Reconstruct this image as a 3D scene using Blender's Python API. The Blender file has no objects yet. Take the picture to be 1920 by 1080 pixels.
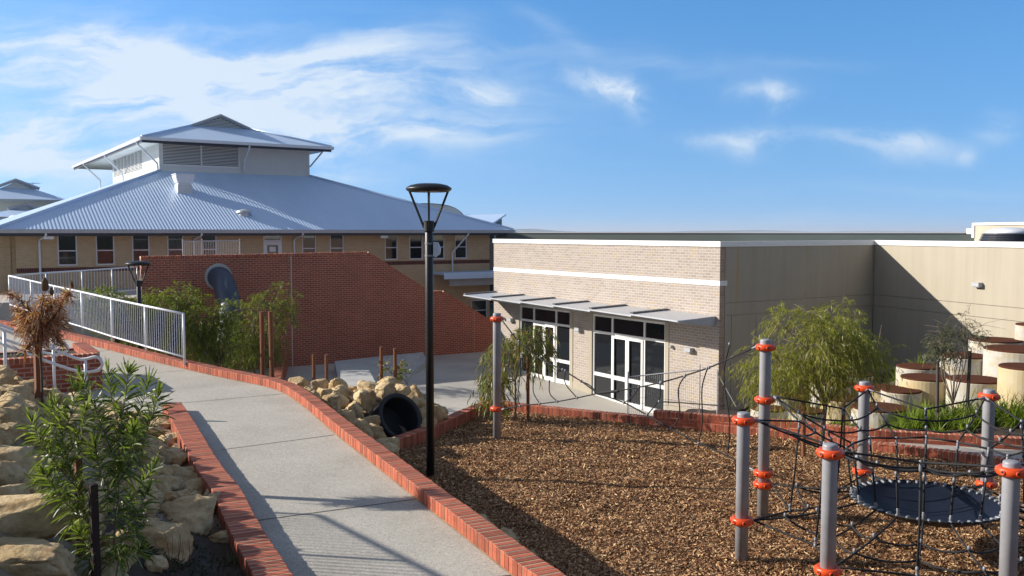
import bpy, bmesh, math, random
import numpy as np
from mathutils import Vector, Matrix, noise
R = math.radians
random.seed(7); RNG = np.random.default_rng(7)
scene = bpy.context.scene
COL = scene.collection

# ------------------------------------------------------------------ camera
FPX, HCAM, PITCH = 1700.0, 3.0, math.atan(104.0/1700.0)
cd = bpy.data.cameras.new('camera'); cam = bpy.data.objects.new('camera', cd); COL.objects.link(cam)
cam.location = (0, 0, HCAM); cam.rotation_euler = (R(90)-PITCH, 0, 0)
cd.sensor_width = 36; cd.lens = 36*FPX/1920; cd.clip_start = .05; cd.clip_end = 60000
scene.camera = cam
# ------------------------------------------------------------------ light
SUN_DIR = Vector((.986, -.166, -.445)).normalized()      # the way the light travels
SUN_EL = math.asin(-SUN_DIR.z); SUN_AZ = math.atan2(-SUN_DIR.x, -SUN_DIR.y)
ld = bpy.data.lights.new('sun', 'SUN'); ld.energy = 5.0; ld.angle = R(.5); ld.color = (1, .94, .845)
sun = bpy.data.objects.new('sun', ld); COL.objects.link(sun)
sun.rotation_euler = SUN_DIR.to_track_quat('-Z', 'Y').to_euler()
scene.view_settings.view_transform = 'Standard'; scene.view_settings.look = 'None'
scene.view_settings.exposure = 0.50; scene.view_settings.gamma = 1

class NT:
    """small helper round a node tree"""
    def __init__(s, nt): s.t = nt; nt.nodes.clear()
    def n(s, typ, **kw):
        nd = s.t.nodes.new(typ); ins = kw.pop('ins', {})
        for k, v in kw.items(): setattr(nd, k, v)
        for k, v in ins.items():
            sk = nd.inputs[k]
            if isinstance(v, bpy.types.NodeSocket): s.t.links.new(v, sk)
            else:
                if hasattr(sk, 'default_value') and hasattr(sk.default_value, '__len__') and len(sk.default_value) == 4 and len(v) == 3: v = (*v, 1)
                sk.default_value = v
        return nd
    def m(s, op, a, b=None, c=None, clamp=False):
        ins = {0: a}
        if b is not None: ins[1] = b
        if c is not None: ins[2] = c
        return s.n('ShaderNodeMath', operation=op, use_clamp=clamp, ins=ins).outputs[0]
    def vm(s, op, a, b=None, out=0):
        ins = {0: a}
        if b is not None: ins[1] = b
        return s.n('ShaderNodeVectorMath', operation=op, ins=ins).outputs[out]
    def noise(s, vec, scale, detail=4, rough=.55, dist=0, out=0):
        return s.n('ShaderNodeTexNoise', ins={'Vector': vec, 'Scale': scale, 'Detail': detail, 'Roughness': rough, 'Distortion': dist}).outputs[out]
    def ramp(s, fac, stops, interp='LINEAR'):
        nd = s.n('ShaderNodeValToRGB', ins={0: fac}); cr = nd.color_ramp; cr.interpolation = interp
        while len(cr.elements) < len(stops): cr.elements.new(.5)
        for e, (p, c) in zip(cr.elements, stops): e.position = p; e.color = (*c, 1) if len(c) == 3 else c
        return nd.outputs[0]
    def mix(s, fac, a, b, blend='MIX'):
        nd = s.n('ShaderNodeMix', data_type='RGBA', blend_type=blend)
        for k, v in ((0, fac), (6, a), (7, b)):
            if isinstance(v, bpy.types.NodeSocket): s.t.links.new(v, nd.inputs[k])
            else: nd.inputs[k].default_value = (*v, 1) if hasattr(v, '__len__') and len(v) == 3 else v
        return nd.outputs[2]

# ------------------------------------------------------------------ sky
w = bpy.data.worlds.new('World'); scene.world = w; w.use_nodes = True
N = NT(w.node_tree)
sky = N.n('ShaderNodeTexSky', sky_type='NISHITA', sun_disc=False, sun_elevation=SUN_EL, sun_rotation=SUN_AZ, altitude=60, air_density=1.0, dust_density=.7, ozone_density=3.0)
tc = N.n('ShaderNodeTexCoord').outputs['Generated']
sv = N.vm('ADD', N.vm('MULTIPLY', tc, (1, 1, .6)), (0, 0, .15)); N.t.links.new(N.vm('NORMALIZE', sv), sky.inputs[0])
sx = N.n('ShaderNodeSeparateXYZ', ins={0: tc})
yy = N.m('MAXIMUM', sx.outputs[1], .02)
X = N.m('DIVIDE', sx.outputs[0], yy); Z = N.m('DIVIDE', sx.outputs[2], yy)
XZ = N.n('ShaderNodeCombineXYZ', ins={0: X, 1: Z, 2: 0.0}).outputs[0]
warp = N.vm('SUBTRACT', N.noise(XZ, 5, 7, .6, out=1), (.5, .5, .5))
XZw = N.vm('ADD', XZ, N.vm('MULTIPLY', warp, (.13, .055, 0)))
def blob(px, py, rx, ry, amp, rot=0.0):
    d = N.vm('SUBTRACT', XZw, ((px-960)/1700, (436-py)/1700, 0))
    if rot: d = N.n('ShaderNodeVectorRotate', rotation_type='Z_AXIS', ins={'Vector': d, 'Angle': rot}).outputs[0]
    d = N.vm('DIVIDE', d, (rx/1700, ry/1700, 1))
    q = N.vm('DOT_PRODUCT', d, d, out=1)
    return N.m('MULTIPLY', N.m('POWER', 2.718, N.m('MULTIPLY', q, -1.0)), amp)
def total(lst):
    s_ = lst[0]
    for q in lst[1:]: s_ = N.m('ADD', s_, q)
    return s_
big = total([blob(80, 130, 420, 75, .95), blob(560, 140, 420, 55, .42), blob(420, 235, 480, 60, .38), blob(330, 110, 330, 42, .75, .05), blob(60, 260, 330, 80, .75), blob(520, 190, 330, 62, .62),
             blob(740, 90, 110, 40, .52, -.15), blob(330, 270, 420, 90, .55), blob(760, 248, 210, 24, .8, -.03), blob(905, 178, 62, 20, .7), blob(640, 315, 110, 34, .45)])
small = total([blob(1135, 166, 60, 20, .85, .3), blob(1185, 192, 22, 24, .7, -.6), blob(1432, 178, 42, 17, .62), blob(1440, 198, 20, 22, .5), blob(1385, 258, 90, 13, .6),
               blob(1405, 274, 48, 20, .5), blob(1650, 262, 105, 14, .55), blob(1690, 282, 80, 20, .45), blob(1860, 235, 42, 26, .35), blob(1800, 288, 24, 16, .4)])
wisp = total([blob(1060, 75, 120, 17, .16, .55), blob(1190, 118, 210, 22, .17, .12), blob(1400, 125, 260, 12, .10), blob(1150, 430, 330, 9, .30), blob(1700, 355, 260, 10, .14), blob(1420, 416, 300, 12, .12)])
st = N.vm('MULTIPLY', XZw, (4.5, 20, 1))
n1 = N.noise(st, 1.0, 8, .62, .4); n2 = N.noise(N.vm('MULTIPLY', XZw, (14, 26, 1)), 1.0, 8, .65, .5)
fb = N.n('ShaderNodeMapRange', interpolation_type='SMOOTHSTEP', ins={0: n1, 1: .36, 2: .68}).outputs[0]
fs = N.n('ShaderNodeMapRange', interpolation_type='SMOOTHSTEP', ins={0: n2, 1: .30, 2: .64}).outputs[0]
cb = N.m('MULTIPLY', big, N.m('MULTIPLY_ADD', fb, .95, .07)); cs = N.m('MULTIPLY', small, N.m('MULTIPLY_ADD', fs, 1.0, .05)); cw = N.m('MULTIPLY', wisp, N.m('MULTIPLY_ADD', fb, .8, .3))
cl = N.m('MINIMUM', N.m('ADD', N.m('ADD', cb, cs), cw), .86)
front = N.m('GREATER_THAN', sx.outputs[1], .03); up = N.n('ShaderNodeMapRange', ins={0: Z, 1: -.002, 2: .01}).outputs[0]
cl = N.m('MULTIPLY', N.m('MULTIPLY', cl, front), up)
skyc = N.n('ShaderNodeHueSaturation', ins={'Saturation': 1.34, 'Value': 1.38, 'Color': sky.outputs[0]}).outputs[0]
skyc = N.mix(1.0, skyc, (1.08, .97, 1.0), 'MULTIPLY')
SKY_CLOUD = (5.6, 6.3, 7.0)
# added unseen cirrus overhead and behind the camera, to neutralise the blue fill
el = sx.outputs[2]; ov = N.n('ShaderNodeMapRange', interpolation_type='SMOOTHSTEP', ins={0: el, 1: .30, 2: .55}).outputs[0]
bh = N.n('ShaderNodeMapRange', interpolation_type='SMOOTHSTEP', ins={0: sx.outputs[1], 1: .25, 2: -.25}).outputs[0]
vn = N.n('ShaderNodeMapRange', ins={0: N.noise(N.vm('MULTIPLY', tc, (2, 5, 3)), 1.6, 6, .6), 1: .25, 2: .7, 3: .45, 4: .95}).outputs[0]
fill_veil = N.m('MULTIPLY', N.m('MAXIMUM', ov, N.m('MULTIPLY', bh, up)), vn)
skyc = N.mix(fill_veil, skyc, (1.75, 1.85, 2.05))
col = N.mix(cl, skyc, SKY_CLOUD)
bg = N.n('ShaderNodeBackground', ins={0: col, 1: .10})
N.t.links.new(bg.outputs[0], N.n('ShaderNodeOutputWorld').inputs[0])

# ------------------------------------------------------------------ picture <-> place
cp, sp = math.cos(PITCH), math.sin(PITCH)
def ray(px, py):
    xc, yc = (px-960)/FPX, -(py-540)/FPX
    return Vector((xc, cp+yc*sp, -sp+yc*cp))
def atZ(px, py, z):
    d = ray(px, py); k = (z-HCAM)/d.z; return Vector((d.x*k, d.y*k, z))
def atD(px, py, D):
    d = ray(px, py); k = D/d.y; return Vector((d.x*k, D, HCAM+d.z*k))
THETA = R(33.1)
class Frame:
    def __init__(s, o, th):
        s.o = Vector((o[0], o[1], 0)); s.v = Vector((math.cos(th), math.sin(th), 0)); s.u = Vector((-math.sin(th), math.cos(th), 0)); s.th = th
    def hb(s, px, py, b):                       # on the plane b = const: (a, z)
        d = ray(px, py); o = Vector((0, 0, HCAM)); k = (b-(o-s.o).dot(s.u))/d.dot(s.u); p = o+d*k
        return (p-s.o).dot(s.v), p.z
    def ha(s, px, py, a):                       # on the plane a = const: (b, z)
        d = ray(px, py); o = Vector((0, 0, HCAM)); k = (a-(o-s.o).dot(s.v))/d.dot(s.v); p = o+d*k
        return (p-s.o).dot(s.u), p.z
    def plane(s, px, py, p0, nrm):              # local plane: local hit
        o = Vector((0, 0, HCAM)); d = ray(px, py)
        L = lambda q: Vector((q.dot(s.v), q.dot(s.u), q.z))
        ol, dl = L(o-s.o), L(d); nrm = Vector(nrm); k = (Vector(p0)-ol).dot(nrm)/dl.dot(nrm)
        return ol+dl*k
    def loc(s, p): q = Vector(p)-s.o; return Vector((q.dot(s.v), q.dot(s.u), p[2]))
    def wor(s, a, b, z): p = s.o+s.v*a+s.u*b; p.z = z; return p

# ------------------------------------------------------------------ materials
def principled(name, color=(.5, .5, .5), rough=.6, metal=0, spec=.5, build=None):
    m = bpy.data.materials.new(name); m.use_nodes = True; n = NT(m.node_tree)
    b = n.n('ShaderNodeBsdfPrincipled', ins={'Base Color': color, 'Roughness': rough, 'Metallic': metal, 'Specular IOR Level': spec})
    o = n.n('ShaderNodeOutputMaterial'); n.t.links.new(b.outputs[0], o.inputs[0])
    if build: build(n, b)
    return m
def OC(n): return n.n('ShaderNodeTexCoord').outputs['Object']
def setin(n, b, key, val):
    if isinstance(val, bpy.types.NodeSocket): n.t.links.new(val, b.inputs[key])
    else: b.inputs[key].default_value = val
def bump(n, b, h, strength=.4, dist=.01):
    nd = n.n('ShaderNodeBump', ins={'Height': h, 'Strength': strength, 'Distance': dist}); n.t.links.new(nd.outputs[0], b.inputs['Normal'])
def mottled(name, c1, c2, scale=3, rough=.7, bs=.2, bscale=60, bd=.004, metal=0, spec=.4, streak=None, isl=0.0):
    def f(n, b):
        oc = OC(n)
        v = oc if not streak else n.vm('MULTIPLY', oc, streak)
        a = n.noise(v, scale, 6, .6)
        c = n.mix(n.n('ShaderNodeMapRange', ins={0: a, 1: .3, 2: .7}).outputs[0], c1, c2)
        if isl:
            g = n.n('ShaderNodeNewGeometry').outputs['Random Per Island']
            c = n.mix(1.0, c, n.ramp(g, [(0, (1-isl,)*3), (1, (1+isl*.6,)*3)]), 'MULTIPLY')
        setin(n, b, 'Base Color', c)
        h = n.noise(oc, bscale, 5, .6); bump(n, b, h, bs, bd)
        setin(n, b, 'Roughness', n.m('MULTIPLY_ADD', h, .25, rough-.12))
    return principled(name, c1, rough, metal, spec, f)
def brickmat(name, axis, c1, c2, mortar, bw=.24, bh=.086, msize=.006, stain=None, dirt=.25, bstr=.6):
    def f(n, b):
        oc = OC(n); s = n.n('ShaderNodeSeparateXYZ', ins={0: oc})
        v = n.n('ShaderNodeCombineXYZ', ins={0: s.outputs[0 if axis == 'x' else 1], 1: s.outputs[2], 2: 0.0}).outputs[0]
        t = n.n('ShaderNodeTexBrick', offset=.5, ins={'Vector': v, 'Color1': c1, 'Color2': c2, 'Mortar': mortar, 'Scale': 1.0, 'Mortar Size': msize, 'Mortar Smooth': .25, 'Bias': 0.0, 'Brick Width': bw, 'Row Height': bh})
        c = t.outputs[0]
        if stain:                                  # a few odd bricks
            cell = n.n('ShaderNodeTexBrick', offset=.5, ins={'Vector': v, 'Color1': (0, 0, 0), 'Color2': (1, 1, 1), 'Mortar': (0, 0, 0), 'Scale': 1.0, 'Mortar Size': 0.0, 'Brick Width': bw, 'Row Height': bh}).outputs[0]
            k = n.m('MULTIPLY', n.m('GREATER_THAN', cell, .80), n.m('GREATER_THAN', n.noise(v, 1.1, 2), .5))
            c = n.mix(n.m('MULTIPLY', k, n.m('SUBTRACT', 1.0, t.outputs[1])), c, stain)
        a = n.noise(oc, .9, 6, .65)
        c = n.mix(dirt, c, n.ramp(a, [(.3, (.45, .45, .45)), (.7, (1.25, 1.25, 1.25))]), 'MULTIPLY')
        f2 = n.noise(oc, 34, 4, .6); c = n.mix(.35, c, n.ramp(f2, [(.25, (.6, .6, .6)), (.75, (1.3, 1.3, 1.3))]), 'MULTIPLY')
        setin(n, b, 'Base Color', c)
        h = n.m('ADD', n.m('SUBTRACT', 1.0, t.outputs[1]), n.m('MULTIPLY', f2, .4)); bump(n, b, h, bstr, .008)
    return principled(name, c1, .85, 0, .25, f)
def leafmat(name, cols, trans=.35, rough=.4, spec=.4):
    m = bpy.data.materials.new(name); m.use_nodes = True; n = NT(m.node_tree)
    g = n.n('ShaderNodeNewGeometry').outputs['Random Per Island']
    k = len(cols); c = n.ramp(g, [(i/(k-1), q) for i, q in enumerate(cols)])
    b = n.n('ShaderNodeBsdfPrincipled', ins={'Base Color': c, 'Roughness': rough, 'Specular IOR Level': spec})
    ct = n.mix(1.0, c, (1.5, 1.6, .7), 'MULTIPLY')
    t = n.n('ShaderNodeBsdfTranslucent', ins={0: ct})
    mx = n.n('ShaderNodeMixShader', ins={0: trans, 1: b.outputs[0], 2: t.outputs[0]})
    n.t.links.new(mx.outputs[0], n.n('ShaderNodeOutputMaterial').inputs[0])
    return m

RED1, RED2, RMORT = (.42, .105, .052), (.30, .070, .038), (.36, .25, .185)
M = {}
M['red_x'] = brickmat('red brickwork', 'x', RED1, RED2, (.46, .30, .235), msize=.013)
M['red_y'] = brickmat('red brickwork side', 'y', RED1, RED2, (.46, .30, .235), msize=.013)
M['kerb'] = mottled('kerb brick', (.48, .130, .066), (.33, .084, .046), 9, .8, .5, 45, .006, isl=.36)
M['mortar'] = mottled('mortar', (.62, .47, .33), (.52, .38, .26), 20, .9)
M['pale_y'] = brickmat('pale clay brickwork', 'y', (.43, .362, .31), (.345, .28, .238), (.54, .50, .45), stain=(.42, .335, .24), dirt=.12, msize=.011)
M['pale_x'] = brickmat('pale clay brickwork side', 'x', (.46, .33, .25), (.36, .25, .19), (.52, .42, .34), dirt=.15, msize=.007)
M['cream_x'] = brickmat('cream brickwork', 'x', (.58, .42, .25), (.51, .365, .21), (.60, .47, .31), msize=.010, bstr=.3, dirt=.15)
M['cream_y'] = brickmat('cream brickwork side', 'y', (.56, .41, .21), (.50, .36, .18), (.55, .42, .24), msize=.005, bstr=.3, dirt=.15)
M['band'] = brickmat('soldier course', 'x', (.16, .05, .04), (.09, .035, .03), (.30, .2, .16), bw=.086, bh=.4)
def rend(n, b):
    oc = OC(n); a = n.noise(n.vm('MULTIPLY', oc, (1, 1, .3)), 1.2, 6, .6); c = n.mix(n.n('ShaderNodeMapRange', ins={0: a, 1: .3, 2: .7}).outputs[0], (.435, .388, .305), (.40, .355, .278))
    s = n.noise(n.vm('MULTIPLY', oc, (5, 5, .22)), 1.0, 5, .65); c = n.mix(.28, c, n.ramp(s, [(.35, (.80, .79, .77)), (.6, (1.03, 1.03, 1.02))]), 'MULTIPLY')
    r_ = n.n('ShaderNodeMapRange', ins={0: n.noise(n.vm('MULTIPLY', oc, (2.2, 2.2, .16)), 1.0, 3, .5), 1: .62, 2: .75}).outputs[0]; c = n.mix(n.m('MULTIPLY', r_, .5), c, (.46, .30, .11))
    setin(n, b, 'Base Color', c); bump(n, b, n.noise(oc, 70, 5), .18, .003)
M['render'] = principled('cream render', (.48, .41, .3), .88, 0, .2, rend)
M['white'] = mottled('white paint', (.80, .80, .78), (.76, .76, .74), 4, .5, .05, 60)
M['whitesteel'] = mottled('white powder coat', (.74, .76, .80), (.70, .72, .76), 6, .35, .04, 80, .001, spec=.5)
M['clad'] = mottled('pale cladding', (.66, .67, .64), (.62, .63, .61), 2, .6, .05)
M['roofsteel'] = mottled('sky tinted steel roof', (.62, .76, .95), (.56, .70, .89), .8, .36, .05, 40, .002, metal=.1, streak=(1, .2, .2), spec=.5)  # the sky's blue reflection is put into the steel's base colour
M['gutter'] = mottled('grey gutter', (.45, .46, .48), (.40, .41, .43), 3, .5, .03)
M['fascia'] = principled('dark fascia', (.035, .04, .055), .5)
M['galv'] = mottled('galvanised steel', (.55, .57, .60), (.48, .50, .53), 10, .45, .05, 50, .001, metal=.4)
M['black'] = mottled('black powder coat', (.006, .006, .007), (.010, .010, .011), 12, .42, .06, 120, .0006, spec=.5)
M['glass'] = principled('dark window glass', (.012, .014, .017), .04, 0, .6)
M['glassl'] = principled('reflecting window glass', (.03, .034, .04), .03, 0, .9)
def conc(n, b):
    oc = OC(n); a = n.noise(oc, .7, 6, .6); f = n.noise(oc, 75, 3, .75); g = n.noise(oc, 22, 4, .65)
    c = n.mix(n.n('ShaderNodeMapRange', ins={0: a, 1: .3, 2: .7}).outputs[0], (.475, .445, .388), (.41, .383, .333))
    st_ = n.noise(oc, .45, 7, .7); c = n.mix(.5, c, n.ramp(st_, [(.32, (.72, .70, .68)), (.55, (1.05, 1.05, 1.05))]), 'MULTIPLY')
    c = n.mix(.75, c, n.ramp(f, [(.3, (.45, .45, .45)), (.5, (1, 1, 1)), (.72, (1.5, 1.45, 1.35))]), 'MULTIPLY')
    c = n.mix(.35, c, n.ramp(g, [(.3, (.6, .6, .6)), (.7, (1.3, 1.3, 1.3))]), 'MULTIPLY')
    setin(n, b, 'Base Color', c); bump(n, b, f, .35, .004)
M['conc'] = principled('exposed aggregate concrete', (.45, .43, .38), .85, 0, .25, conc)
M['plaza'] = mottled('plaza concrete', (.52, .485, .425), (.37, .35, .32), .5, .85, .2, 60, .004)
M['concblock'] = mottled('grey concrete', (.50, .50, .48), (.38, .38, .37), 1.6, .85, .25, 50, .004)
def drum(n, b):
    oc = OC(n); a = n.noise(n.vm('MULTIPLY', oc, (1, 1, 2)), 2.2, 6, .65)
    c = n.ramp(a, [(.25, (.34, .32, .28)), (.45, (.50, .48, .43)), (.62, (.46, .39, .26)), (.8, (.56, .545, .51))])
    s = n.noise(n.vm('MULTIPLY', oc, (3, 3, 9)), 3.0, 3, .5)
    c = n.mix(n.m('MULTIPLY', n.n('ShaderNodeMapRange', ins={0: s, 1: .66, 2: .70}).outputs[0], .35), c, (.55, .20, .17))
    setin(n, b, 'Base Color', c); bump(n, b, n.noise(oc, 40, 5), .3, .006)
M['drum'] = principled('weathered concrete pipe', (.6, .58, .5), .9, 0, .2, drum)
M['drumtan'] = mottled('ochre stained concrete pipe', (.50, .37, .17), (.54, .47, .33), 1.8, .9, .3, 40, .005)
M['rust'] = mottled('rust brown rubber topping', (.105, .040, .022), (.080, .030, .018), 6, .95, .4, 90, .004, spec=.05)
M['chip'] = leafmat('wood chips', [(.08, .038, .019), (.21, .102, .049), (.32, .163, .077), (.41, .222, .108), (.52, .31, .157), (.78, .56, .30)], .0, .75, .2)
M['mulch'] = mottled('mulch base', (.075, .038, .020), (.20, .105, .052), 30, .95, .8, 70, .02)
M['soil'] = mottled('dark garden soil', (.035, .024, .016), (.07, .045, .03), 16, .95, .8, 60, .02)
M['sand'] = mottled('sandy soil', (.33, .27, .19), (.22, .175, .12), 7, .95, .6, 60, .02)
def lime(n, b):
    oc = OC(n); oi = n.n('ShaderNodeObjectInfo').outputs['Random']
    v = n.vm('ADD', oc, n.n('ShaderNodeCombineXYZ', ins={0: n.m('MULTIPLY', oi, 50.0), 1: 0.0, 2: 0.0}).outputs[0])
    a = n.noise(v, 2.6, 7, .65); c = n.ramp(a, [(.25, (.33, .215, .105)), (.45, (.53, .385, .205)), (.6, (.68, .52, .31)), (.78, (.56, .40, .215))])
    o = n.n('ShaderNodeMapRange', ins={0: n.noise(v, 3.3, 4, .6), 1: .57, 2: .72}).outputs[0]; c = n.mix(n.m('MULTIPLY', o, .75), c, (.42, .20, .065))
    g = n.n('ShaderNodeMapRange', ins={0: n.noise(v, 13, 6, .7), 1: .35, 2: .65}).outputs[0]; c = n.mix(.55, c, n.ramp(g, [(0, (.62, .62, .62)), (1, (1.12, 1.12, 1.12))]), 'MULTIPLY')
    setin(n, b, 'Base Color', c)
    h = n.m('ADD', n.noise(v, 9, 8, .7), n.m('MULTIPLY', n.n('ShaderNodeTexVoronoi', ins={'Vector': v, 'Scale': 17.0}).outputs[0], .25)); bump(n, b, h, .85, .05)
M['lime'] = principled('limestone', (.5, .4, .28), .92, 0, .15, lime)
M['orange'] = mottled('orange plastic', (.78, .085, .014), (.70, .070, .012), 14, .35, .05, 90, .001, spec=.5)
M['postgrey'] = mottled('grey powder coat', (.31, .31, .325), (.245, .245, .26), 5, .45, .12, 150, .0008, spec=.5)
M['rope'] = mottled('black rope', (.012, .012, .014), (.025, .025, .027), 60, .8, .6, 260, .004)
M['alu'] = mottled('aluminium clamp', (.27, .28, .30), (.20, .205, .225), 30, .5, .05, 60, .001, metal=.2)
M['memb'] = mottled('dark blue rubber membrane', (.006, .009, .019), (.010, .015, .030), 3, .55, .1, 60, .002, spec=.25)
M['pipeblk'] = mottled('black ribbed pipe', (.010, .011, .015), (.018, .019, .024), 6, .5, .1, 50)
M['tube'] = mottled('slate blue tube', (.040, .058, .088), (.058, .078, .115), 2, .45, .1, 40, .002, spec=.4)
M['stake'] = mottled('hardwood stake', (.24, .095, .040), (.16, .058, .026), 8, .8, .4, 60, .003, streak=(6, 6, .5))
M['stakedk'] = mottled('dark stained stake', (.05, .026, .020), (.03, .018, .015), 8, .8, .4, 60, .003, streak=(6, 6, .5))
M['stakegr'] = mottled('weathered grey stake', (.10, .080, .070), (.06, .05, .045), 8, .85, .4, 60, .003, streak=(6, 6, .5))
M['bark'] = mottled('grey brown bark', (.16, .115, .085), (.25, .20, .155), 14, .9, .6, 50, .006, streak=(1, 1, .3))
M['barkdk'] = mottled('dark bark', (.08, .052, .038), (.13, .09, .065), 14, .9, .6, 50, .006)
M['leafweep'] = leafmat('weeping foliage', [(.13, .155, .022), (.21, .225, .036), (.28, .275, .05), (.33, .30, .07), (.17, .19, .03)], .48)
M['leafmyrtle'] = leafmat('willow myrtle foliage', [(.065, .095, .016), (.11, .145, .024), (.16, .185, .035), (.22, .23, .06), (.09, .12, .02)], .45, .5, .25)
M['leafgum'] = leafmat('gum foliage', [(.10, .135, .03), (.15, .18, .04), (.19, .20, .055), (.30, .16, .06), (.12, .15, .036), (.13, .165, .04)], .35)
M['leafolive'] = leafmat('olive grey foliage', [(.065, .078, .040), (.10, .11, .06), (.13, .13, .07)], .3)
M['leafdark'] = leafmat('glossy dark leaves', [(.06, .09, .018), (.10, .14, .026), (.18, .22, .045), (.11, .145, .034), (.30, .32, .21)], .42, .42, .4)
M['leafdead'] = leafmat('dead brown leaves', [(.24, .085, .042), (.36, .145, .075), (.44, .20, .11), (.48, .28, .18), (.60, .48, .38)], .2, .6, .3)
M['strap'] = leafmat('strappy leaves', [(.085, .14, .016), (.15, .21, .028), (.24, .29, .05), (.12, .17, .022)], .45)
M['scrub'] = leafmat('dark ground cover', [(.012, .022, .010), (.03, .045, .018), (.05, .07, .03)], .25)
M['grass'] = mottled('green lawn', (.06, .11, .025), (.045, .085, .02), 2, .9)
M['land'] = mottled('far bushland', (.040, .055, .030), (.07, .08, .045), .01, .95)
M['paper'] = principled('paper', (.75, .75, .75), .8)

# ------------------------------------------------------------------ mesh helpers
class MB:
    def __init__(s): s.v = []; s.f = []; s.mi = []
    def add(s, vs, fs, mi=0):
        o = len(s.v); s.v += [tuple(q) for q in vs]; s.f += [tuple(i+o for i in f) for f in fs]; s.mi += [mi]*len(fs)
    def box(s, x0, x1, y0, y1, z0, z1, mi=0):
        s.add([(x0, y0, z0), (x1, y0, z0), (x1, y1, z0), (x0, y1, z0), (x0, y0, z1), (x1, y0, z1), (x1, y1, z1), (x0, y1, z1)],
              [(3, 2, 1, 0), (4, 5, 6, 7), (0, 1, 5, 4), (1, 2, 6, 5), (2, 3, 7, 6), (3, 0, 4, 7)], mi)
    def chbox(s, Mx, l, wd, h, c=.006, mi=0):     # box on its base centre, top edges chamfered
        a, b = l/2, wd/2; vs = []
        for (x, y, z) in [(a, b, 0), (a, b, h-c), (a-c, b-c, h)]: vs += [(-x, -y, z), (x, -y, z), (x, y, z), (-x, y, z)]
        fs = [(3, 2, 1, 0), (8, 9, 10, 11)]
        for k in (0, 4):
            for i in range(4): j = (i+1) % 4; fs.append((k+i, k+j, k+4+j, k+4+i))
        s.add([Mx @ Vector(q) for q in vs], fs, mi)
    def tube(s, pts, r, n=8, mi=0, caps=True):
        pts = [Vector(p) for p in pts]; rs = r if hasattr(r, '__len__') else [r]*len(pts)
        t = (pts[1]-pts[0]).normalized(); ref = Vector((0, 0, 1)) if abs(t.z) < .9 else Vector((1, 0, 0))
        x = t.cross(ref).normalized(); vs = []
        for i, p in enumerate(pts):
            if i == 0: tt = pts[1]-pts[0]
            elif i == len(pts)-1: tt = pts[-1]-pts[-2]
            else: tt = (pts[i+1]-pts[i]).normalized()+(pts[i]-pts[i-1]).normalized()
            tt = tt.normalized() if tt.length > 1e-9 else t
            x = (x-tt*x.dot(tt)); x = x.normalized() if x.length > 1e-6 else tt.orthogonal().normalized(); y = tt.cross(x)
            for k in range(n):
                a = 2*math.pi*k/n; vs.append(p+(x*math.cos(a)+y*math.sin(a))*rs[i])
        fs = []
        for i in range(len(pts)-1):
            for k in range(n): j = (k+1) % n; fs.append((i*n+k, i*n+j, (i+1)*n+j, (i+1)*n+k))
        if caps: fs.append(tuple(range(n))[::-1]); fs.append(tuple((len(pts)-1)*n+k for k in range(n)))
        s.add(vs, fs, mi)
    def lathe(s, c, prof, n=24, mi=0, axis=None, ell=(1, 1)):
        c = Vector(c); q = Vector((0, 0, 1)).rotation_difference(Vector(axis)) if axis is not None else None; vs = []
        for (r, z) in prof:
            for k in range(n):
                a = 2*math.pi*k/n; p = Vector((r*math.cos(a)*ell[0], r*math.sin(a)*ell[1], z)); vs.append(c+(q @ p if q else p))
        fs = []
        for i in range(len(prof)-1):
            for k in range(n): j = (k+1) % n; fs.append((i*n+k, i*n+j, (i+1)*n+j, (i+1)*n+k))
        fs.append(tuple(range(n))[::-1]); fs.append(tuple((len(prof)-1)*n+k for k in range(n)))
        s.add(vs, fs, mi)
    def prism(s, poly, d, mi=0):                 # 3-d polygon pushed along d
        n = len(poly); poly = [Vector(p) for p in poly]; d = Vector(d)
        s.add(poly+[p+d for p in poly], [tuple(range(n))[::-1], tuple(range(n, 2*n))]+[(i, (i+1) % n, n+(i+1) % n, n+i) for i in range(n)], mi)
    def wall(s, axis, c, a0, a1, z0, z1, ops, depth, out=-1, mi=0):
        """a wall face with real openings and reveals; axis 'x': runs along x at y=c; out: which way it faces"""
        P = (lambda a, z, d: (a, c-out*d, z)) if axis == 'x' else (lambda a, z, d: (c-out*d, a, z))
        A = sorted({a0, a1, *[o[0] for o in ops], *[o[1] for o in ops]}); Zs = sorted({z0, z1, *[o[2] for o in ops], *[o[3] for o in ops]})
        A = [a for a in A if a0 <= a <= a1]; Zs = [z for z in Zs if z0 <= z <= z1]
        for i in range(len(A)-1):
            for j in range(len(Zs)-1):
                am, zm = (A[i]+A[i+1])/2, (Zs[j]+Zs[j+1])/2
                if any(o[0] < am < o[1] and o[2] < zm < o[3] for o in ops): continue
                s.add([P(A[i], Zs[j], 0), P(A[i+1], Zs[j], 0), P(A[i+1], Zs[j+1], 0), P(A[i], Zs[j+1], 0)], [(0, 1, 2, 3)], mi)
        for (b0, b1, y0, y1) in ops:
            cs = [(b0, y0), (b1, y0), (b1, y1), (b0, y1)]
            for k in range(4):
                p, q = cs[k], cs[(k+1) % 4]; s.add([P(p[0], p[1], 0), P(q[0], q[1], 0), P(q[0], q[1], depth), P(p[0], p[1], depth)], [(0, 1, 2, 3)], mi)

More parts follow.
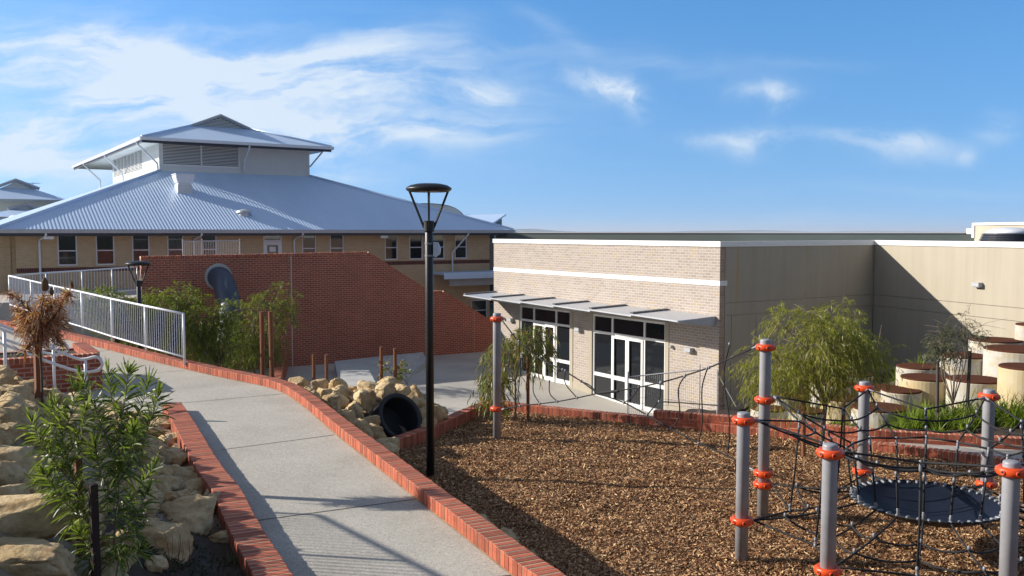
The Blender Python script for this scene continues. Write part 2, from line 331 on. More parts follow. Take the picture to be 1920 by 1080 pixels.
def link(name, me, mats, parent=None, M4=None, smooth=False):
    o = bpy.data.objects.new(name, me)
    for m in (mats if isinstance(mats, (list, tuple)) else [mats]): me.materials.append(m)
    if smooth: me.polygons.foreach_set('use_smooth', [True]*len(me.polygons))
    COL.objects.link(o)
    if parent is not None: o.parent = parent
    return o
ROOT = {}
def obj(name, mb, mats, parent=None, smooth=False, local=False):
    """link a mesh; with a parent, world coordinates are turned into the thing's own (unless local); top-level meshes get their origin at their base"""
    me = bpy.data.meshes.new(name)
    V = np.array(mb.v, dtype=float).reshape(-1, 3); off = None
    if parent is not None and not local:
        Mi = ROOT[parent.name].inverted(); A = np.array(Mi); V = V @ A[:3, :3].T + A[:3, 3]
    elif parent is None and not local:
        lo, hi = V.min(0), V.max(0); off = Vector(((lo[0]+hi[0])/2, (lo[1]+hi[1])/2, lo[2])); V = V-np.array(off)
    me.from_pydata([tuple(q) for q in V], [], mb.f); me.update()
    if any(mb.mi): me.polygons.foreach_set('material_index', mb.mi)
    o = link(name, me, mats, parent, smooth=smooth)
    if off is not None: o.location = off
    ROOT[o.name] = (Matrix.Translation(off) if off is not None else ROOT[parent.name] if parent is not None else Matrix())
    return o
def npobj(name, V, F, mats, parent=None, smooth=False):
    V = np.asarray(V, dtype=np.float32); F = np.asarray(F, dtype=np.int32); off = None
    if parent is not None: A = np.array(ROOT[parent.name].inverted()); V = (V @ A[:3, :3].T + A[:3, 3]).astype(np.float32)
    else:
        lo, hi = V.min(0), V.max(0); off = Vector((float(lo[0]+hi[0])/2, float(lo[1]+hi[1])/2, float(lo[2]))); V = (V-np.array(off)).astype(np.float32)
    me = bpy.data.meshes.new(name); k = F.shape[1]
    me.vertices.add(len(V)); me.vertices.foreach_set('co', V.ravel()); me.loops.add(F.size); me.loops.foreach_set('vertex_index', F.ravel())
    me.polygons.add(len(F)); me.polygons.foreach_set('loop_start', np.arange(0, F.size, k, dtype=np.int32)); me.polygons.foreach_set('loop_total', np.full(len(F), k, dtype=np.int32))
    me.update(calc_edges=True); me.validate()
    o = link(name, me, mats, parent, smooth=smooth)
    if off is not None: o.location = off
    ROOT[o.name] = Matrix.Translation(off) if off is not None else ROOT[parent.name]
    return o
def tag(o, label=None, cat=None, group=None, kind=None):
    if label: o['label'] = label
    if cat: o['category'] = cat
    if group: o['group'] = group
    if kind: o['kind'] = kind
    return o
def thing(name, label, cat, loc=(0, 0, 0), rz=0, group=None):
    o = bpy.data.objects.new(name, None); COL.objects.link(o); o.location = loc; o.rotation_euler = (0, 0, rz); o.empty_display_size = .2
    ROOT[o.name] = Matrix.Translation(Vector(loc)) @ Matrix.Rotation(rz, 4, 'Z')
    return tag(o, label, cat, group)
def ribbons(p, d, L, wd, droop=0.0, segs=3, prof=(.4, 1, .9, .08), flat=None, rng=RNG):
    """n curved tapering strips as one (V, F)"""
    p = np.asarray(p, float); d = np.asarray(d, float); n = len(p); d = d/np.linalg.norm(d, axis=1, keepdims=True)
    L = np.broadcast_to(np.asarray(L, float), (n,)); wd = np.broadcast_to(np.asarray(wd, float), (n,)); dr = np.broadcast_to(np.asarray(droop, float), (n,))
    r = rng.normal(size=(n, 3)); 
    if flat is not None: r = np.array([0, 0, 1.0])+r*flat
    sd = np.cross(d, r); sd /= np.linalg.norm(sd, axis=1, keepdims=True)+1e-9
    rows = []
    for k in range(segs+1):
        t = k/segs; c = p+d*(L*t)[:, None]; c = c-np.array([0, 0, 1.0])*(dr*L*t*t)[:, None]
        h = sd*(wd*prof[k]/2)[:, None]; rows += [c-h, c+h]
    V = np.stack(rows, 1).reshape(-1, 3); base = np.arange(n)[:, None]*(2*(segs+1)); F = []
    for k in range(segs): F.append(base+np.array([[2*k, 2*k+1, 2*k+3, 2*k+2]]))
    return V, np.concatenate(F, 0)
def joinVF(parts):
    Vs, Fs, o = [], [], 0
    for V, F in parts: Vs.append(V); Fs.append(F+o); o += len(V)
    return np.concatenate(Vs), np.concatenate(Fs)
def resample(pts, step):
    pts = [Vector(p) for p in pts]; out = [pts[0].copy()]; acc = 0.0
    for a, b in zip(pts, pts[1:]):
        L = (b-a).length; t = step-acc
        while t <= L: out.append(a.lerp(b, t/L)); t += step
        acc = (acc+L) % step if L else acc
    return out
def smoothline(pts, it=2):
    pts = [Vector(p) for p in pts]
    for _ in range(it):
        q = [pts[0]]
        for a, b in zip(pts, pts[1:]): q += [a.lerp(b, .25), a.lerp(b, .75)]
        q.append(pts[-1]); pts = q
    return pts
def cat_rom(pts, k=6):
    pts = [Vector(p) for p in pts]; P = [pts[0]*2-pts[1]]+pts+[pts[-1]*2-pts[-2]]; out = []
    for i in range(1, len(P)-2):
        for j in range(k):
            t = j/k; a, b, c, d = P[i-1], P[i], P[i+1], P[i+2]
            out.append(.5*((2*b)+(c-a)*t+(2*a-5*b+4*c-d)*t*t+(3*b-a-3*c+d)*t**3))
    return out+[pts[-1]]
def inpoly(x, y, poly):
    ins = np.zeros(x.shape, bool); n = len(poly)
    for i in range(n):
        x0, y0 = poly[i]; x1, y1 = poly[(i+1) % n]
        c = ((y0 > y) != (y1 > y)) & (x < (x1-x0)*(y-y0)/((y1-y0) if y1 != y0 else 1e-9)+x0); ins ^= c
    return ins
# ================================================================== setting
ZM, ZP = -0.9, -2.5                     # mulch level, plaza level
def zpath(y): return 0.0 if y < 18 else min((y-18)*.034, .5)
def onpath(px, py, dz=0.0):
    p = atZ(px, py, dz)
    for _ in range(12): p = atZ(px, py, dz+zpath(p.y))
    return p
mb = MB(); S = 30000
mb.add([(-S, -S, -3.7), (S, -S, -3.7), (S, S, -3.7), (-S, S, -3.7)], [(0, 1, 2, 3)])
tag(obj('ground', mb, M['land'], local=True), kind='structure')
# far low ridges on the horizon
for k, (xc, yc, wd, h) in enumerate([(60, 9000, 800, 40), (3050, 12000, 1500, 36), (5200, 13000, 1500, 30), (-9000, 12000, 3000, 70)]):
    mb = MB(); n = 40; vs = []
    for i in range(n+1):
        t = i/n*2-1; e = (1-t*t)**1.5*h*(1+.25*noise.noise((t*3, k*5, 0)))
        vs += [(xc+t*wd, yc-220, -2.6), (xc+t*wd, yc, -2.6+max(e, 0)), (xc+t*wd, yc+400, -2.6)]
    fs = []
    for i in range(n):
        for j in (0, 1): fs.append((i*3+j, i*3+3+j, i*3+4+j, i*3+1+j))
    mb.add(vs, fs); tag(obj('hill', mb, M['land'], local=True), kind='structure')

# ---- kerb along the right edge of the ramp path: foot line on the path side
kin_px = [(1120, 1180), (1030, 1120), (957, 1077), (900, 1030), (780, 935), (700, 870), (630, 815), (580, 770), (538, 739), (510, 728), (480, 721), (410, 707), (345, 692), (270, 674), (200, 655), (130, 638), (60, 622), (0, 612), (-70, 604)]
kin = [onpath(*q) for q in kin_px]
kin = [Vector((1.55, 4.5, 0)), Vector((.9, 6.0, 0))]+kin[2:]
kin = smoothline(kin, 2)
def offset(line, d):
    out = []
    for i, p in enumerate(line):
        a = line[max(i-1, 0)]; b = line[min(i+1, len(line)-1)]; t = (b-a); t.z = 0; t.normalize(); out.append(p+Vector((t.y, -t.x, 0))*d)
    return out
KW, KH = .235, .15
kout = offset(kin, KW+.01)
def brick_kerb(line, wd, h, name, label, side=1, zf=None, pitch=.088, parent=None, partname=None, base=.05, group=None, bed=True):
    """soldier-on-edge kerb: single bricks laid across, with a mortar bed; line = foot on the path side, wd to the right of travel (side 1)"""
    pts = resample(line, pitch); mb = MB(); mo = MB(); L = []
    for i in range(len(pts)-1):
        a, b = pts[i], pts[i+1]; t = b-a; tz = t.z; t2 = Vector((t.x, t.y, 0)).normalized(); nrm = Vector((t2.y, -t2.x, 0))*side
        c = (a+b)/2+nrm*(wd/2+random.uniform(-.004, .004)); c.z += -base+random.uniform(-.003, .003)
        x = Vector((t.x, t.y, tz)).normalized(); Mx = Matrix(((x.x, nrm.x, 0, c.x), (x.y, nrm.y, 0, c.y), (x.z, 0, 1, c.z), (0, 0, 0, 1)))
        mb.chbox(Mx, pitch-.014, wd, h+base, .007, 0)
        if bed: mb.chbox(Mx @ Matrix.Translation((0, 0, -.001)), pitch+.002, wd-.010, h+base-.0025, .002, 1)
    o = obj(partname or name, mb, [M['kerb'], M['mortar']], parent)
    if label: tag(o, label, 'kerb', group)
    return o
brick_kerb(kin, KW, KH, 'brick_kerb', 'long red brick kerb bending along the right edge of the sloping concrete path, white railing on its far end')
# ---- left kerb
lk_px = [(560, 1092), (550, 1077), (480, 972), (457, 920), (412, 869), (375, 806), (339, 752)]
lk = [atZ(px, py, KH) for px, py in lk_px]
for p in lk: p.z = 0
d0 = (lk[1]-lk[2]).normalized(); lk = [lk[1]+d0*3.2, lk[1]+d0*1.4]+lk[1:]
lk = smoothline(lk, 2)
brick_kerb([Vector(p) for p in lk], .30, KH, 'brick_kerb', 'shorter red brick kerb between the limestone boulder bank and the left edge of the path', side=-1)
# ---- the raised ground under path and bank, and the path sheet on it
def strip(name, A, B, mats, kind=None, top=0.0, bottom=None):
    mb = MB(); n = len(A); vs = []
    for a, b in zip(A, B): vs += [(a.x, a.y, a.z+top), (b.x, b.y, b.z+top)]
    fs = [(2*i, 2*i+1, 2*i+3, 2*i+2) for i in range(n-1)]
    if bottom is not None:
        o = len(vs); vs += [(x, y, bottom) for (x, y, z) in vs]; fs += [(2*i, 2*i+2, o+2*i+2, o+2*i) for i in range(n-1)]
        fs += [(0, 1, o+1, o), (2*n-2, 2*n-1, o+2*n-1, o+2*n-2)]
    mb.add(vs, fs); return tag(obj(name, mb, mats, local=True), kind=kind)
kr = resample(kin, .5); kb = offset(kr, KW-.02)
kb = [Vector((2.6, 0, 0)), Vector((3.4, -6, 0))][::-1]+kb
strip('embankment', kb, [Vector((-45, p.y, p.z)) for p in kb], M['sand'], 'structure', -.03, -3.6)
ks = resample(kin, .35); ks = [offset(ks, .02)[i] for i in range(len(ks))]
lkl = sorted([(p.y, p.x) for p in lk])
def leftx(y):
    if y > lkl[-1][0]: return -19.0
    return float(np.interp(y, [q[0] for q in lkl], [q[1] for q in lkl]))-.15
mb = MB(); rows = []; NX = 6
for p in ks:
    lx = leftx(p.y); rows.append([(p.x+(lx-p.x)*k/NX, p.y, p.z+.006) for k in range(NX+1)])
vs = [q for r_ in rows for q in r_]; fs = [(i*(NX+1)+k, i*(NX+1)+k+1, (i+1)*(NX+1)+k+1, (i+1)*(NX+1)+k) for i in range(len(rows)-1) for k in range(NX)]
mb.add(vs, fs); tag(obj('path', mb, M['conc'], local=True), kind='structure')
# saw-cut joints in the path: thin dark sealant strips pressed into it
mbj = MB()
for (a, b) in [((783, 935), (478, 976)), ((628, 815), (415, 843)), ((532, 738), (345, 755)), ((345, 694), (160, 712)), ((960, 1078), (560, 1120)), ((205, 657), (60, 672))]:
    p, q = onpath(*a, .010), onpath(*b, .010); t = (q-p).normalized(); nn = Vector((-t.y, t.x, 0))*.008
    mbj.add([p-nn, q-nn, q+nn, p+nn], [(0, 1, 2, 3)])
tag(obj('path_joints', mbj, principled('joint sealant', (.06, .055, .05), .8), local=True), kind='structure')
# dirt line where the path meets the kerb
mbd = MB(); e0 = offset(resample(kin, .3), -.022); e1 = offset(resample(kin, .3), .006); vs = []
for a, b in zip(e0, e1): vs += [(a.x, a.y, a.z+.011), (b.x, b.y, b.z+.011)]
mbd.add(vs, [(2*i, 2*i+1, 2*i+3, 2*i+2) for i in range(len(e0)-1)])
tag(obj('path_edge', mbd, mottled('mortar haunch', (.50, .33, .18), (.22, .15, .09), 5, .9), local=True), kind='structure')

# ---- plaza, falling gently towards the hall's near corner
_C = atZ(1346, 783, ZP); FR = Frame((_C.x, _C.y), THETA)
def zplaza(b): return ZP if b > 10.5 else max(ZP-.95, ZP-(10.5-b)*.047)
mb = MB(); bs = [30, 10.5, 7, 3.5, 0, -6, -14]; vs = []
for b in bs:
    for a_ in (-34, -14, 26): p = FR.wor(a_, b, zplaza(b)); vs.append(tuple(p))
mb.add(vs, [(3*i+k, 3*i+k+1, 3*i+k+4, 3*i+k+3) for i in range(len(bs)-1) for k in (0, 1)])
tag(obj('plaza', mb, M['plaza'], local=True), kind='structure')
mb = MB(); mb.add([(-3.5, 52, ZP+.02), (30, 60, ZP+.02), (60, 90, ZP+.02), (-30, 90, ZP+.02)], [(0, 1, 2, 3)])
tag(obj('lawn', mb, M['grass'], local=True), kind='structure')

# ---- mulch bed (raised playground)
far_px = [(690, 835), (742, 832), (815, 818), (870, 792), (932, 768), (985, 775), (1100, 786), (1240, 800), (1345, 812), (1500, 829), (1640, 848), (1800, 868), (1925, 886), (2150, 915)]
farl = [atZ(px, py, ZM) for px, py in far_px]
mul_left = [q for q in offset(kr, KW+.01) if q.y < 16.2]
mpoly = [(q.x, q.y) for q in mul_left]+[(q.x, q.y) for q in farl]+[(13.5, 4.0), (2.0, 4.0)]
mul_left = [Vector((2.0, 4.0, 0))]+mul_left
def zmul(x, y): return ZM+.05*noise.noise((x*.8, y*.8, 3))+.034*noise.noise((x*2.6, y*2.6, 7))
gx = np.arange(-5, 14.6, .2); gy = np.arange(4, 22.6, .2); vs = []; idx = {}; fs = []
mb = MB()
XX, YY = np.meshgrid(gx, gy, indexing='ij')
for i in range(len(gx)):
    for j in range(len(gy)): vs.append((gx[i], gy[j], zmul(gx[i], gy[j])-.012))
ny = len(gy)
big_poly = [(q[0], q[1]) for q in mpoly]
mid = inpoly((XX[:-1, :-1]+.1).ravel(), (YY[:-1, :-1]+.1).ravel(), big_poly).reshape(len(gx)-1, ny-1)
near = mid.copy()
near[1:, :] |= mid[:-1, :]; near[:-1, :] |= mid[1:, :]; near[:, 1:] |= mid[:, :-1]; near[:, :-1] |= mid[:, 1:]
for i in range(len(gx)-1):
    for j in range(ny-1):
        if near[i, j]: fs.append((i*ny+j, (i+1)*ny+j, (i+1)*ny+j+1, i*ny+j+1))
mb.add(vs, fs); tag(obj('mulch_bed', mb, M['mulch'], local=True, smooth=True), kind='structure')
mb = MB(); P_ = [Vector((x, y, ZM-.10)) for x, y in mpoly]; mb.prism(P_, (0, 0, -2.6)); tag(obj('mulch_base', mb, M['sand'], local=True), kind='structure')
NCH = 600000
x = RNG.uniform(-4.5, 11.5, NCH*2); y = 6.2+(RNG.uniform(0, 1, NCH*2)**1.0)*14.5
px_ = x/y*1700+960; ok = inpoly(x, y, mpoly) & (px_ > 600) & (px_ < 2050); x, y = x[ok], y[ok]
keep = RNG.uniform(size=len(x)) < np.clip(12.5/y, .3, 1.0); x, y = x[keep], y[keep]
z = np.array([zmul(a, b) for a, b in zip(x, y)]); n = len(x)
ang = RNG.uniform(0, 2*np.pi, n); tilt = RNG.normal(0, .36, n); d = np.stack([np.cos(ang)*np.cos(tilt), np.sin(ang)*np.cos(tilt), np.sin(tilt)], 1)
sc_ = RNG.lognormal(0, .45, n)
V, F = ribbons(np.stack([x, y, z+RNG.uniform(-.004, .026, n)], 1)-d*.02, d, .027*sc_, .0112*np.clip(sc_, .6, 1.7), RNG.uniform(-.2, .2, n), 1, (1, .75), flat=.55)
o = npobj('wood_chips', V, F, M['chip']); tag(o, 'brown wood chip mulch covering the playground floor', 'wood chips', kind='stuff')

# ---- kerbs round the mulch
fl = smoothline(farl[2:], 1)
lf = [atZ(740, 850, ZM), atZ(815, 822, ZM), atZ(870, 795, ZM), atZ(932, 768, ZM)]
for p in lf: p.z = ZM+.02
brick_kerb(lf, .23, .20, 'brick_kerb', 'low red brick kerb rising from behind the lamp post to the grey post at the plaza edge', side=-1, base=.3)
rf = smoothline([atZ(px, py, ZM) for px, py in [(936, 768), (985, 774), (1100, 786), (1240, 800), (1345, 812), (1500, 829), (1640, 848), (1800, 868), (1925, 886), (2150, 915)]], 1)
for p in rf: p.z = ZM+.02
brick_kerb(rf, .20, .145, 'brick_kerb', 'red brick kerb along the far side of the wood chip playground, below the garden wall', side=-1, base=.3)
# retaining face behind those kerbs, down to the plaza
mb = MB()
for ln in (lf, rf):
    q = offset(ln, -.12); 
    for a, b in zip(q, q[1:]):
        mb.add([(a.x, a.y, -3.4), (b.x, b.y, -3.4), (b.x, b.y, ZM+.02), (a.x, a.y, ZM+.02)], [(0, 1, 2, 3)])
tag(obj('retaining_wall', mb, M['concblock']), 'concrete retaining face below the playground kerb on the plaza side', 'retaining wall')
# second, higher garden wall of coursed brick on the right
g_px = [(1225, 790), (1345, 799), (1500, 813), (1640, 829), (1735, 834), (1925, 846), (2150, 858)]
gl = smoothline([atZ(px, py, ZM+.12) for px, py in g_px], 1)
for p in gl: p.z = ZM+.02
t = thing('garden_wall', 'coursed red brick garden wall with rounded coping holding the bed of strappy plants', 'garden wall', gl[0])
mb = MB(); row = .085
for c in range(3):
    pts = resample(gl, .24); off = .12*(c % 2)
    pts = resample([gl[0]+(gl[1]-gl[0]).normalized()*off]+gl[1:], .24)
    for a, b in zip(pts, pts[1:]):
        tt = (b-a).normalized(); nn = Vector((-tt.y, tt.x, 0)); cc = (a+b)/2+nn*(.05+random.uniform(-.003, .003)); cc.z = ZM+.02+c*row*.92-.04
        Mx = Matrix(((tt.x, nn.x, 0, cc.x), (tt.y, nn.y, 0, cc.y), (0, 0, 1, cc.z), (0, 0, 0, 1)))
        mb.chbox(Mx, .23, .11, row*.92-.009, .005, 0); mb.chbox(Mx, .242, .10, row*.92, .001, 1)
obj('wall_courses', mb, [M['kerb'], M['mortar']], t)
g2 = [p+Vector((0, 0, 3*row*.92-.05)) for p in gl]
brick_kerb([p.copy() for p in g2], .20, .125, 'coping', None, side=-1, base=.0, parent=t)

# ---- garden behind it: ground rising to the right
ctrl = [(4.0, 18.6, -1.05), (5.5, 17.9, -1.0), (7.0, 17.3, -.88), (9.2, 16.6, -.62), (12, 16.2, -.5), (4.8, 20, -1.4), (5.5, 21, -1.5), (6.5, 19, -1.15), (8, 20, -1.1), (10, 19, -.72), (12.5, 18.5, -.3), (7, 25, -2.1), (9, 24, -1.5), (11.5, 23.5, -.75), (14, 22, -.15), (12.3, 30.8, -2.35), (13, 28, -1.2), (14.5, 25, -.35), (17, 22, .1), (6.3, 26.7, -2.4), (9, 28.5, -2.4)]
CA = np.array(ctrl)
def zgard(x, y):
    d2 = (CA[:, 0]-x)**2+(CA[:, 1]-y)**2+.05; w_ = 1/d2**1.6; return float((w_*CA[:, 2]).sum()/w_.sum())
mb = MB(); nu, nv = 44, 30; vs = []
gbk = offset(gl, -.12)
for i in range(nu+1):
    a = gbk[min(int(i/nu*(len(gbk)-1)), len(gbk)-1)]; b = Vector((5.9+(19-5.9)*i/nu, 27.0+2*i/nu+2.5*math.sin(math.pi*min(i/nu*1.6, 1)), 0))
    for j in range(nv+1):
        p = a.lerp(b, j/nv); vs.append((p.x, p.y, zgard(p.x, p.y)+.04*noise.noise((p.x*2, p.y*2, 0))))
mb.add(vs, [(i*(nv+1)+j, (i+1)*(nv+1)+j, (i+1)*(nv+1)+j+1, i*(nv+1)+j+1) for i in range(nu) for j in range(nv)])
tag(obj('garden_bed', mb, M['soil'], local=True, smooth=True), kind='structure')
# pale paving wedge between the two walls on the right
mb = MB(); a = offset(rf, -.20); b = gl
A = [q for q in a if 6.4 < q.x]; Bq = []
for q in A: Bq.append(min(b, key=lambda s_: (s_.x-q.x)**2+(s_.y-q.y)**2))
vs = []
for p, q in zip(A, Bq): vs += [(p.x, p.y, ZM+.135), (q.x, q.y+.02, ZM+.135)]
mb.add(vs, [(2*i, 2*i+1, 2*i+3, 2*i+2) for i in range(len(A)-1)])
tag(obj('path_wedge', mb, M['plaza'], local=True), kind='structure')

# ---- limestone bank on the left
KP = Vector((lk[-1].x, lk[-1].y, 0)); KQ = Vector((lk[0].x, lk[0].y, 0)); KT = (KP-KQ).normalized(); KNN = Vector((-KT.y, KT.x, 0))     # to the left of the kerb
def bank_dl(x, y): q = Vector((x, y, 0))-KP; return q.dot(KNN)-.33, q.dot(KT)
def zbank(x, y):
    d, l = bank_dl(x, y)
    z = -.02+.62*max(0, d-.12) if d < 2.1 else -.02+.62*1.98+.1*(d-2.1)
    z = min(z, 1.45)
    if l > -3.2: z *= max(0.0, 1-(l+3.2)/2.6*(.75 if d < 1.2 else .55))
    return z
mb = MB(); vs = []; na, nb = 40, 60
for i in range(na+1):
    for j in range(nb+1):
        d = i/na*6.5; l = -15.5+j/nb*15.6; p = KP+KNN*(d+.31)+KT*l; vs.append((p.x, p.y, max(zbank(p.x, p.y), -.05)+.05*noise.noise((p.x*1.7, p.y*1.7, 9))))
mb.add(vs, [(i*(nb+1)+j, i*(nb+1)+j+1, (i+1)*(nb+1)+j+1, (i+1)*(nb+1)+j) for i in range(na) for j in range(nb)])
tag(obj('bank', mb, M['sand'], local=True, smooth=True), kind='structure')
mb = MB(); vs = []
for i in range(9):
    for j in range(41):
        d = i/8*1.25; l = -12.5+j/40*5.4; p = KP+KNN*(d+.305)+KT*l; vs.append((p.x, p.y, max(zbank(p.x, p.y), -.05)+.05*noise.noise((p.x*1.7, p.y*1.7, 9))+.035*(1-d/1.35)))
mb.add(vs, [(i*41+j, i*41+j+1, (i+1)*41+j+1, (i+1)*41+j) for i in range(8) for j in range(40)])
tag(obj('garden_soil', mb, M['soil'], local=True, smooth=True), kind='structure')
def rock(seed, size, sub=3, blocky=.62, rough=.16):
    bm = bmesh.new(); bmesh.ops.create_icosphere(bm, subdivisions=sub, radius=1); o = Vector((seed*7.3, seed*1.7, seed*3.1)); mb = MB()
    rq = random.Random(int(seed*1000)); cuts = [(Vector((rq.gauss(0, 1), rq.gauss(0, 1), rq.gauss(0, .8))).normalized(), rq.uniform(.58, .86)) for _ in range(9)]
    for v in bm.verts:
        p = v.co.copy(); p = Vector([math.copysign(abs(c)**blocky, c) for c in p])
        for cn_, ck in cuts:
            dd = p.dot(cn_)
            if dd > ck: p = p-cn_*(dd-ck)*.9
        k = 1+rough*1.3*noise.noise(p*.9+o)+rough*1.0*noise.noise(p*2.1+o)+rough*.75*noise.noise(p*4.7+o)+rough*.5*noise.noise(p*9+o)+rough*.3*abs(noise.noise(p*19+o))
        cell = noise.voronoi(p*1.6+o)[0]; k -= rough*.5*(cell[0] < .12)*.3
        v.co = Vector((p.x*size[0]*k, p.y*size[1]*k, p.z*size[2]*k))/2
    bm.verts.ensure_lookup_table(); mb.v = [tuple(v.co) for v in bm.verts]; mb.f = [tuple(x.index for x in f.verts) for f in bm.faces]; mb.mi = [0]*len(mb.f); bm.free()
    return mb
def place_rock(p, size, seed, label, group, rz=0.0, tilt=(0, 0), sub=3, name='limestone_boulder'):
    mb = rock(seed, size, sub); Rm = Matrix.Rotation(rz, 3, 'Z') @ Matrix.Rotation(tilt[0], 3, 'X') @ Matrix.Rotation(tilt[1], 3, 'Y')
    mb.v = [tuple(Vector(p)+Rm @ Vector(q)) for q in mb.v]
    return tag(obj(name, mb, M['lime'], smooth=True), label, 'boulder', group)
def hitbank(px, py):
    d = ray(px, py); o = Vector((0, 0, HCAM)); t = 2.5
    while t < 30:
        q = o+d*t
        if q.z < zbank(q.x, q.y): return q
        t += .04
    return atZ(px, py, 0)
big_rocks = [((352, 985), (.78, .62, .42), 'largest flat pale limestone boulder beside the near end of the left kerb'),
             ((345, 905), (.46, .34, .32), 'rounded limestone boulder with a notched front against the left kerb'),
             ((395, 938), (.26, .24, .20), 'small ochre limestone block wedged against the left kerb'),
             ((332, 862), (.34, .28, .26), 'pale rounded limestone rock touching the kerb behind the leafy shrub'),
             ((322, 826), (.30, .24, .22), 'small pale limestone rock near the far end of the left kerb'),
             ((312, 795), (.32, .26, .20), 'flat pale limestone rock under the far corner of the left kerb'),
             ((270, 868), (.50, .38, .30), 'brown faced limestone boulder half hidden by the right side of the shrub'),
             ((262, 935), (.46, .40, .34), 'squat limestone boulder behind the right stem of the shrub'),
             ((300, 1030), (.50, .40, .30), 'low limestone rock with a rounded lip beside dark soil'),
             ((325, 948), (.42, .34, .30), 'ochre limestone rock between the notched boulder and the flat one'),
             ((20, 985), (1.0, .75, .30), 'huge shaded limestone slab at the left edge of the bank'),
             ((35, 1062), (.8, .6, .20), 'low orange stained limestone slab in the near left corner'),
             ((10, 885), (.60, .5, .34), 'shaded limestone boulder at the left edge above the huge slab'),
             ((30, 810), (.55, .45, .42), 'tall limestone boulder at the left edge beside the brown stake'),
             ((18, 752), (.42, .36, .30), 'sunlit limestone rock on the top left of the bank'),
             ((52, 736), (.40, .30, .26), 'sunlit limestone rock at the foot of the dead tree'),
             ((95, 852), (.55, .42, .32), 'mid sized limestone rock behind the left side of the shrub'),
             ((40, 775), (.42, .3, .26), 'pale limestone rock below the dead tree stake')]
placed = []
for k, ((px, py), sz, lb) in enumerate(big_rocks):
    q = hitbank(px, py); placed.append((q.x, q.y, max(sz[0], sz[1])/2)); q.z += sz[2]*.12
    place_rock(q, sz, 11+k*1.37, lb, 'limestone boulders of the left bank', random.uniform(-.5, .5), (random.uniform(-.15, .15), random.uniform(-.15, .15)), 4)
cnt = 0; rr = random.Random(5)
for it in range(9000):
    d = rr.uniform(.05, 4.4); l = rr.uniform(-9.5, -.25); p = KP+KNN*(d+.31)+KT*l; ppx = 960+1700*p.x/p.y if p.y > 1 else 9999
    if ppx > 620 or ppx < -330 or p.y < 3.9: continue
    if l < -7.2 and d < .7: continue
    if zbank(p.x, p.y) < .02 and d > .8: continue
    s_ = rr.choice((rr.uniform(.2, .34), rr.uniform(.28, .48)))
    if any((p.x-a)**2+(p.y-b)**2 < ((c+s_/2)*.70)**2 for a, b, c in placed): continue
    placed.append((p.x, p.y, s_/2)); sz = (s_, s_*rr.uniform(.65, .9), s_*rr.uniform(.5, .75)); q = Vector((p.x, p.y, zbank(p.x, p.y)+sz[2]*.15))
    place_rock(q, sz, 40+cnt*.77, 'rough limestone rock set among the other rocks of the left bank', 'filler rocks of the left bank', rr.uniform(0, 6.28), (rr.uniform(-.25, .25), rr.uniform(-.25, .25)), 4, 'limestone_rock'); cnt += 1
    if cnt > 210: break
# ---- rocks round the tunnel mouth on the right of the kerb
tun = [((557, 716), 18.6, .45, .22), ((600, 722), 18.2, .40, .24), ((637, 727), 17.9, .42, .32), ((608, 742), 17.3, .42, .30), ((690, 731), 18.1, .62, .26), ((738, 722), 18.6, .55, .26), ((722, 734), 17.7, .50, .28), ((752, 733), 17.9, .42, .30),
       ((590, 748), 16.6, .34, .26), ((632, 752), 16.7, .46, .34), ((683, 753), 16.9, .46, .38), ((664, 775), 16.2, .44, .36), ((625, 760), 16.0, .40, .34), ((643, 790), 15.4, .42, .34), ((692, 797), 16.0, .40, .30), ((672, 812), 14.9, .46, .34), ((705, 818), 15.2, .42, .34),
       ((783, 765), 17.6, .40, .42), ((792, 785), 17.4, .40, .36), ((818, 775), 17.7, .42, .36), ((800, 803), 17.2, .42, .34), ((724, 838), 14.6, .42, .30), ((728, 850), 13.9, .5, .3), ((640, 740), 17.5, .42, .3), ((668, 748), 17.6, .42, .32), ((700, 752), 17.7, .44, .36), ((655, 735), 18.5, .5, .3), ((576, 735), 17.0, .36, .24), ((776, 742), 18.2, .40, .34)]
words = ['pale flat topped', 'ochre rounded', 'squat blocky', 'rough edged', 'small pitted', 'wide capping', 'buff angular', 'knobbly grey buff', 'shaded lower']
where = ['by the kerb bend', 'on the crest above the black tunnel', 'against the left rim of the tunnel mouth', 'halfway down the rockery left of the tunnel', 'at the right rim of the tunnel', 'low in the shade below the kerb']
for k, ((px, py), D, s_, h) in enumerate(tun):
    p = atD(px, py, D); wv = where[5] if py > 800 else where[4] if px > 770 else where[1] if py < 736 and px > 625 else where[0] if px < 625 else where[2] if px > 660 else where[3]
    place_rock(p, (s_, s_*.85, h*1.15), 200+k*1.9, f'{words[k % 9]} limestone rock {wv}', 'limestone rocks round the tunnel', rr.uniform(0, 6.28), (rr.uniform(-.2, .2), rr.uniform(-.2, .2)), 4, 'limestone_rock')
for k in range(9):
    yy = 6.9+k*.42; f_ = [q for q in offset(resample(kin, .1), KW+.16)]; p = min(f_, key=lambda q: abs(q.y-yy)); s_ = rr.uniform(.30, .46)
    place_rock((p.x+rr.uniform(-.02, .06), p.y, -.17+rr.uniform(-.05, .03)), (s_, s_*.8, s_*.7), 300+k*1.3, 'limestone rock bulging from the shaded bank just outside the near end of the right kerb', 'rocks along the outside of the right kerb', rr.uniform(0, 6.28), (0, 0), 4, 'limestone_rock')
